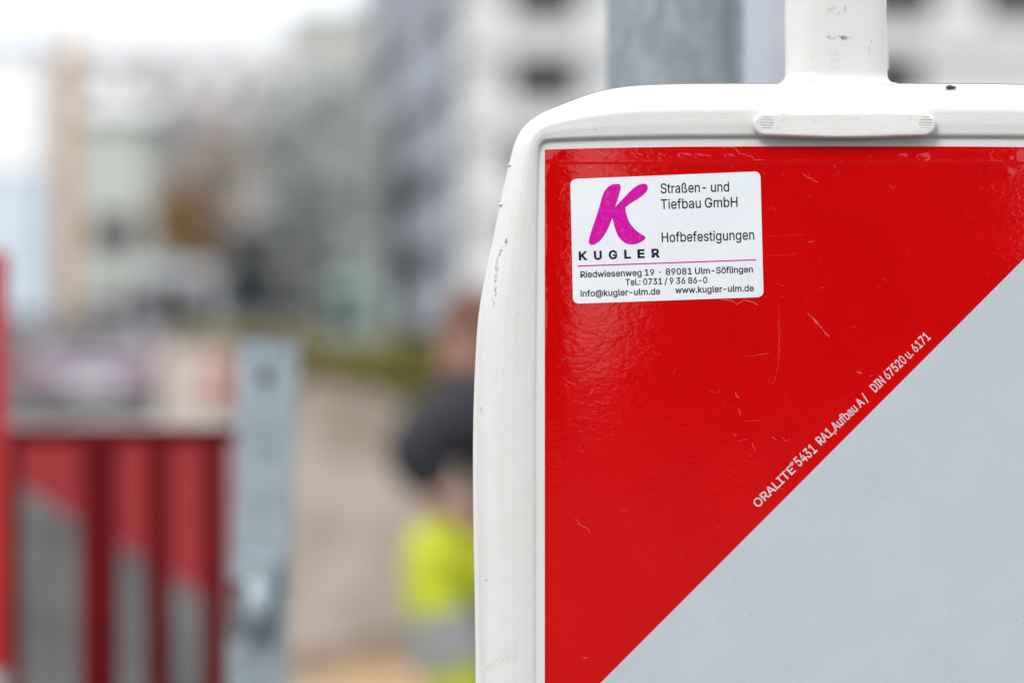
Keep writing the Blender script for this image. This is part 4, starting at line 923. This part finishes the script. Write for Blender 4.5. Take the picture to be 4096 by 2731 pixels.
  'n': (410, [[114,227,114,0,53,0,53,379,112,379,112,287,102,287,124,332,152,362,187,379,227,384,264,380,295,369,321,349,341,321,353,285,357,240,357,0,296,0,296,235,290,275,273,304,246,323,210,329,184,326,161,317,141,303,126,283,117,257]]),
  'o': (415, [[207,-8,159,-2,117,16,82,46,56,85,40,133,34,187,40,243,56,291,82,330,117,360,159,378,207,384,256,378,299,360,333,330,359,291,376,243,381,187,376,133,359,85,333,46,299,16,256,-2],[207,46,242,51,270,66,292,89,307,117,316,151,319,187,316,224,307,258,292,287,270,310,242,325,207,330,173,325,145,310,124,287,108,258,99,224,96,187,99,151,108,117,124,89,145,66,173,51]]),
  'r': (259, [[53,0,53,379,112,379,112,321,115,321,130,347,152,367,181,380,213,385,229,384,243,384,243,322,230,324,207,326,182,323,159,315,140,301,126,284,117,262,114,237,114,0]]),
  's': (365, [[182,-8,145,-5,112,3,84,18,62,38,45,63,36,94,94,107,105,79,124,60,150,49,181,45,217,50,244,62,262,81,268,103,265,121,254,136,237,147,212,155,149,170,104,186,72,208,53,237,47,274,51,305,65,332,87,354,115,370,149,381,187,384,223,381,254,372,279,358,299,339,314,316,324,290,268,277,258,298,243,316,219,328,187,333,156,329,131,317,114,299,109,277,112,258,124,243,144,232,172,223,229,209,275,194,306,171,325,142,331,107,326,75,312,47,290,24,260,6,223,-5]]),
  't': (227, [[204,379,204,327,6,327,6,379],[65,471,126,471,126,98,128,76,136,61,150,53,170,50,185,51,202,54,213,2,192,-3,168,-4,125,2,92,21,72,52,65,93]]),
  'u': (410, [[182,-5,146,-1,115,11,89,31,69,59,57,95,53,139,53,379,114,379,114,144,119,105,137,75,164,56,200,50,226,53,249,62,268,77,283,97,293,122,296,153,296,379,357,379,357,0,298,0,298,92,307,92,286,47,257,17,222,0]]),
  'w': (567, [[138,0,23,379,87,379,133,214,154,137,175,41,165,41,186,135,206,214,252,379,316,379,362,214,382,136,402,41,391,41,413,135,434,214,480,379,545,379,429,0,368,0,319,172,305,225,291,280,277,338,291,338,277,280,263,225,248,172,199,0]]),
  '®': (463, [[231,118,192,122,154,134,121,152,91,177,67,206,48,240,37,277,33,317,37,357,48,394,67,428,91,457,121,482,154,500,192,512,231,516,271,512,309,500,343,482,372,457,396,428,415,394,426,357,430,317,426,277,415,240,396,206,372,177,343,152,309,134,271,122],[231,166,271,171,307,187,338,210,362,241,377,277,382,317,377,357,362,393,338,423,307,447,271,462,231,467,192,462,156,447,125,423,101,393,86,357,81,317,86,277,101,241,125,210,156,187,192,171],[273,226,228,312,273,312,319,226],[161,226,161,409,253,409,266,407,279,402,292,394,302,383,309,368,311,350,309,332,302,316,291,304,278,295,264,289,250,287,185,287,185,319,239,319,248,321,257,327,264,337,267,350,264,364,257,372,248,376,239,378,203,378,203,226]]),
  '·': (196, [[98,196,81,200,66,210,56,224,52,242,56,259,66,274,81,284,98,287,116,284,130,274,140,259,144,242,140,224,130,210,116,200]]),
  'ß': (441, [[122,362,122,0,60,0,60,362,64,409,77,447,99,477,127,498,160,511,197,516,229,512,260,503,289,486,312,463,327,432,332,393,330,370,325,351,317,335,309,322,292,299,287,287,285,272,288,256,297,241,311,228,327,215,362,188,378,171,391,152,400,129,403,100,399,69,386,42,366,21,340,6,307,-4,269,-7,237,-5,207,1,182,10,164,20,187,74,217,58,238,52,265,50,297,53,321,64,337,81,342,104,339,123,330,139,316,153,300,167,264,194,248,209,235,227,226,247,223,272,224,291,230,306,238,318,247,329,256,341,264,353,270,368,272,388,266,420,250,442,226,455,197,459,164,453,141,435,127,405]]),
  'ö': (415, [[207,-8,159,-2,117,16,82,46,56,85,40,133,34,187,40,243,56,291,82,330,117,360,159,378,207,384,256,378,299,360,333,330,359,291,376,243,381,187,376,133,359,85,333,46,299,16,256,-2],[207,46,242,51,270,66,292,89,307,117,316,151,319,187,316,224,307,258,292,287,270,310,242,325,207,330,173,325,145,310,124,287,108,258,99,224,96,187,99,151,108,117,124,89,145,66,173,51],[279,443,264,446,251,455,242,468,239,483,242,499,251,512,264,520,279,523,295,520,308,512,317,499,320,483,317,468,308,455,295,446],[136,443,120,446,107,455,98,468,95,483,98,499,107,512,120,520,136,523,151,520,164,512,173,499,176,483,173,468,164,455,151,446]]),
}
CAP = 509.0
WEIGHT = {'r': 7, 'b': 15, 'x': 33}
_gc = {}
def grow(l, d):
    p = []
    for i in range(0, len(l), 2):
        v = np.array((l[i], l[i + 1]), float)
        if not p or np.linalg.norm(v - p[-1]) > 5: p.append(v)
    if np.linalg.norm(p[0] - p[-1]) <= 5: p.pop()
    n = len(p); out = []
    for i in range(n):
        a = p[i] - p[i - 1]; b = p[(i + 1) % n] - p[i]; a /= np.linalg.norm(a); b /= np.linalg.norm(b)
        m = np.array((-a[1] - b[1], a[0] + b[0])); k = max(.45, (m @ m) / 2); out.append(p[i] + m / k * d)
    return out
def area(l): return sum(l[i][0] * l[(i + 1) % len(l)][1] - l[(i + 1) % len(l)][0] * l[i][1] for i in range(len(l))) / 2
def inside(q, l):
    c = False
    for i in range(len(l)):
        a, b = l[i - 1], l[i]
        if (a[1] > q[1]) != (b[1] > q[1]) and q[0] < (b[0] - a[0]) * (q[1] - a[1]) / (b[1] - a[1]) + a[0]: c = not c
    return c
def glyph_mesh(txt, style):
    vs, fs, x = [], [], 0
    for ch in txt:
        if ch == ' ': x += 165; continue
        adv, loops = GLYPHS[ch]
        if (style, ch) not in _gc:
            raw = [[(l[i], l[i + 1]) for i in range(0, len(l), 2)] for l in loops]
            ls = [grow(l, WEIGHT[style] if area(r) < 0 else min(WEIGHT[style], 9)) for l, r in zip(loops, raw)]; vv, ff = [], []
            outs = [l for l in ls if area(l) < 0]; holes = [l for l in ls if area(l) >= 0]
            for k, o_ in enumerate(outs):
                cu = bpy.data.curves.new('t', 'CURVE'); cu.dimensions = '2D'; cu.fill_mode = 'BOTH'
                for l in [o_] + [h for h in holes if inside(h[0], o_)]:
                    sp = cu.splines.new('POLY'); sp.points.add(len(l) - 1); sp.use_cyclic_u = True
                    for i, q_ in enumerate(l): sp.points[i].co = (q_[0], q_[1], 0, 1)
                o = bpy.data.objects.new('t', cu); COL.objects.link(o); dg = bpy.context.evaluated_depsgraph_get()
                me = bpy.data.meshes.new_from_object(o.evaluated_get(dg)); bpy.data.objects.remove(o)
                n = len(vv); vv += [(v.co.x, v.co.y, k * 4e-6) for v in me.vertices]; ff += [[i + n for i in p.vertices] for p in me.polygons]
            _gc[style, ch] = (vv, ff)
        v, f = _gc[style, ch]; n = len(vs); vs += [(a + x, b, c) for a, b, c in v]; fs += [[i + n for i in q_] for q_ in f]; x += adv
    return np.array(vs), fs
def text(name, txt, p0, p1, cap, m, parent, bold='b', up=None, off=.00019, base=0, slant=0):
    """p0, p1: baseline ends in photograph pixels; cap: capital height in the same pixels"""
    v, f = glyph_mesh(txt, bold); x0, x1 = v[:, 0].min(), v[:, 0].max(); d = np.array(p1) - np.array(p0); L = np.linalg.norm(d); dn = d / L
    upv = np.array([dn[1], -dn[0]]); out = []
    for x, y, lift in v:
        q_ = np.array(p0) + d * ((x + slant * y - x0) / (x1 - x0)) + upv * (y / CAP * cap); u, z = UZ(*q_); out.append((u, -fh(u, z) - off - lift, z))
    return mesh(name, out, f, m, parent)
k_ = .3699
text('lettering', 'Straßen- und', C2((1088, 334)), C2((1828, 314)), 104 * k_, M['ink'], stk, 'r')
text('lettering', 'Tiefbau GmbH', C2((1090, 505)), C2((1920, 478)), 104 * k_, M['ink'], stk, 'r')
text('lettering', 'Hofbefestigungen', C2((1100, 863)), C2((2100, 833)), 104 * k_, M['ink'], stk, 'r')
for ch, a, b in (('K', 204, 298), ('U', 368, 453), ('G', 528, 620), ('L', 695, 768), ('E', 838, 915), ('R', 990, 1080)):
    yb = lambda x: 1054 - (x - 204) * .0365
    text('letter', ch, C2((a, yb(a))), C2((b, yb(b))), 86 * k_, M['ink'], stk, 'x')
text('lettering', 'Riedwiesenweg 19  ·  89081 Ulm-Söflingen', C2((222, 1244)), C2((2085, 1186)), 66 * k_, M['ink'], stk, 'b')
text('lettering', 'Tel.: 0731 / 9 36 86-0', C2((708, 1328)), C2((1593, 1302)), 66 * k_, M['ink'], stk, 'b')
text('lettering', 'info@kugler-ulm.de', C2((222, 1449)), C2((1083, 1425)), 66 * k_, M['ink'], stk, 'b')
text('lettering', 'www.kugler-ulm.de', C2((1245, 1413)), C2((2095, 1390)), 66 * k_, M['ink'], stk, 'b')
# magenta rule
vs = []; fs = []
for i in range(40):
    t = i / 39; x, y = 190 + 1928 * t, 1120 - 68 * t
    for s in (-6.5, 6.5): u, z = UZ(*C2((x, y + s))); vs.append((u, -fh(u, z) - .00019, z))
    if i: q0 = 2 * i; fs.append((q0 - 2, q0 - 1, q0 + 1, q0))
mesh('magenta_rule', vs, fs, M['magenta'], stk)
# logo letter
segs = [[(597, 482), (700, 372), (800, 275), (868, 238), (925, 235), (948, 270), (930, 322), (860, 382), (780, 432), (706, 487)],
        [(706, 487), (718, 560), (755, 655), (825, 737), (885, 780)], [(885, 780), (918, 800), (917, 828), (860, 868), (780, 888), (700, 868), (630, 800), (590, 700), (575, 640), (563, 605)],
        [(563, 605), (530, 690), (490, 768), (440, 838), (385, 880), (345, 892), (318, 880), (312, 845), (330, 770), (380, 620), (425, 480), (462, 350), (500, 285), (548, 245), (600, 232), (645, 240), (655, 275), (645, 325), (597, 482)]]
outl = []
for sg in segs:
    n = len(sg)
    for i in range(n - 1):
        p0, p1, p2, p3 = [np.array(sg[min(max(j, 0), n - 1)], float) for j in (i - 1, i, i + 1, i + 2)]
        for k in range(8):
            t = k / 8; outl.append(.5 * ((2 * p1) + (-p0 + p2) * t + (2 * p0 - 5 * p1 + 4 * p2 - p3) * t * t + (-p0 + 3 * p1 - 3 * p2 + p3) * t ** 3))
bm = bmesh.new(); vv = [bm.verts.new((p[0], -p[1], 0)) for p in outl]; bm.faces.new(vv); bmesh.ops.triangulate(bm, faces=bm.faces[:])
for _ in range(2): bmesh.ops.subdivide_edges(bm, edges=[e for e in bm.edges if e.calc_length() > 30], cuts=1); bmesh.ops.triangulate(bm, faces=bm.faces[:])
bm.verts.ensure_lookup_table(); vs = []
for v in bm.verts: u, z = UZ(*C2((v.co.x, -v.co.y))); vs.append((u, -fh(u, z) - .00019, z))
fs = [[v.index for v in f.verts] for f in bm.faces]; bm.free()
mesh('logo', vs, fs, M['magenta'], stk, True)
# edge print along the diagonal
def dtext(name, t, a, b, cap, bold, off=.00012): return text(name, t, C3(a), C3(b), cap * .5422, M['pale_print'], bk, bold, off=off)
dtext('foil_lettering', 'ORALITE', (242, 1440), (522, 1166), 62, 'b')
dtext('foil_lettering', '®', (492, 1140), (516, 1114), 30, 'b')
dtext('foil_lettering', '5431', (548, 1138), (682, 1018), 74, 'b')
dtext('foil_lettering', 'RA1,Aufbau A /', (708, 980), (1062, 640), 66, 'b')
dtext('foil_lettering', 'DIN 67520 u. 6171', (1108, 590), (1518, 188), 66, 'b')

# ------------------------------------------------------------------ small bug on the top rim
M['bug'] = simple('brown_black_insect', (.045, .035, .018), .4, scale=900, var=.5)
u, z = UZ(3799, 352)
u, z = (3799 - 2048) / F * (DB + .0085) - CX, Z(350, DB + .0085)
bug = thing('beetle', 'tiny dark brown insect sitting on the white top rim', 'insect', (CX + u, DB + .0085, z))
MB().ball((0, 0, 0), (.0017, .0012, .0010), 16, 10).build('abdomen', M['bug'], bug, True)
MB().ball((.0017, -.0001, .0), (.0008, .0008, .0007), 12, 8).build('head', M['bug'], bug, True)
for sx, ang in ((-1, -.9), (0, 0), (1, .8)):
    for sy in (-1, 1):
        MB().tube([(sx * .0009, sy * .0006, -.0003), (sx * .0009 + ang * .0009, sy * .0015, -.0002), (sx * .0009 + ang * .0016, sy * .0022, -.0018)], [.00013, .0001, .00007], 5).build('leg', M['bug'], bug)
for sy in (-1, 1): MB().tube([(.0023, sy * .0003, .0002), (.0032, sy * .0006, -.0004)], .00007, 5).build('feeler', M['bug'], bug)

# ------------------------------------------------------------------ street behind the camera (seen mirrored in the glossy foil)
M['wall_dark'] = simple('dark_grey_brown_render', (.10, .09, .085), .9, scale=.5, var=.2)
M['wall_dark2'] = simple('dark_brick_render', (.11, .075, .06), .9, scale=.6, var=.2)
def rear_block(label, x0, x1, y, dep, h, m, seed):
    t = thing('apartment_building', label, 'building')
    block(t, [(x0, y), (x1, y), (x1, y - dep), (x0, y - dep)], h, m, M['roof_grey'])
    rnd = random.Random(seed); n_ = max(1, int((x1 - x0) / 3.2))
    for k in range(n_):
        for f in range(int(h / 3)):
            window(t, Vector((x1, y, 0)), Vector((-1, 0, 0)), Vector((0, 1, 0)), (k + .5) * (x1 - x0) / n_, 1.6 + 3 * f, 1.2, 1.4)
rear_block('dark rendered block across the street behind the viewer', 1.65, 6.75, -30, 10, 15, M['wall_dark'], 2)
rear_block('dark brick block on the left side of the street behind the viewer', -26, -.1, -34, 10, 17, M['wall_dark2'], 3)
gw = thing('garden_wall', 'low dark brick wall beside the rendered block behind the viewer', 'wall', (10, -32, 0))
MB().box((-3.2, -.15, 0), (6, .15, 1.90), bev=.02).build('masonry', M['wall_dark2'], gw)
MB().box((-3.2, -.2, 1.902), (6, .2, 2.0), bev=.02).build('coping', M['roof_grey'], gw)
for o in list(S.objects):
    if o.parent is None and o.get('category'):
        gname = {'street_tree': 'trees along the street', 'delivery_van': 'vans parked down the street', 'parked_car': 'cars parked down the street', 'house': 'houses at the end of the street',
                 'apartment_building': 'apartment buildings round the street', 'evergreen_shrub': 'dark shrubs by the parked vehicles', 'hedge': 'olive hedges', 'traffic_beacon': 'traffic beacons at the works'}.get(o.name.split('.')[0])
        if gname: o['group'] = gname
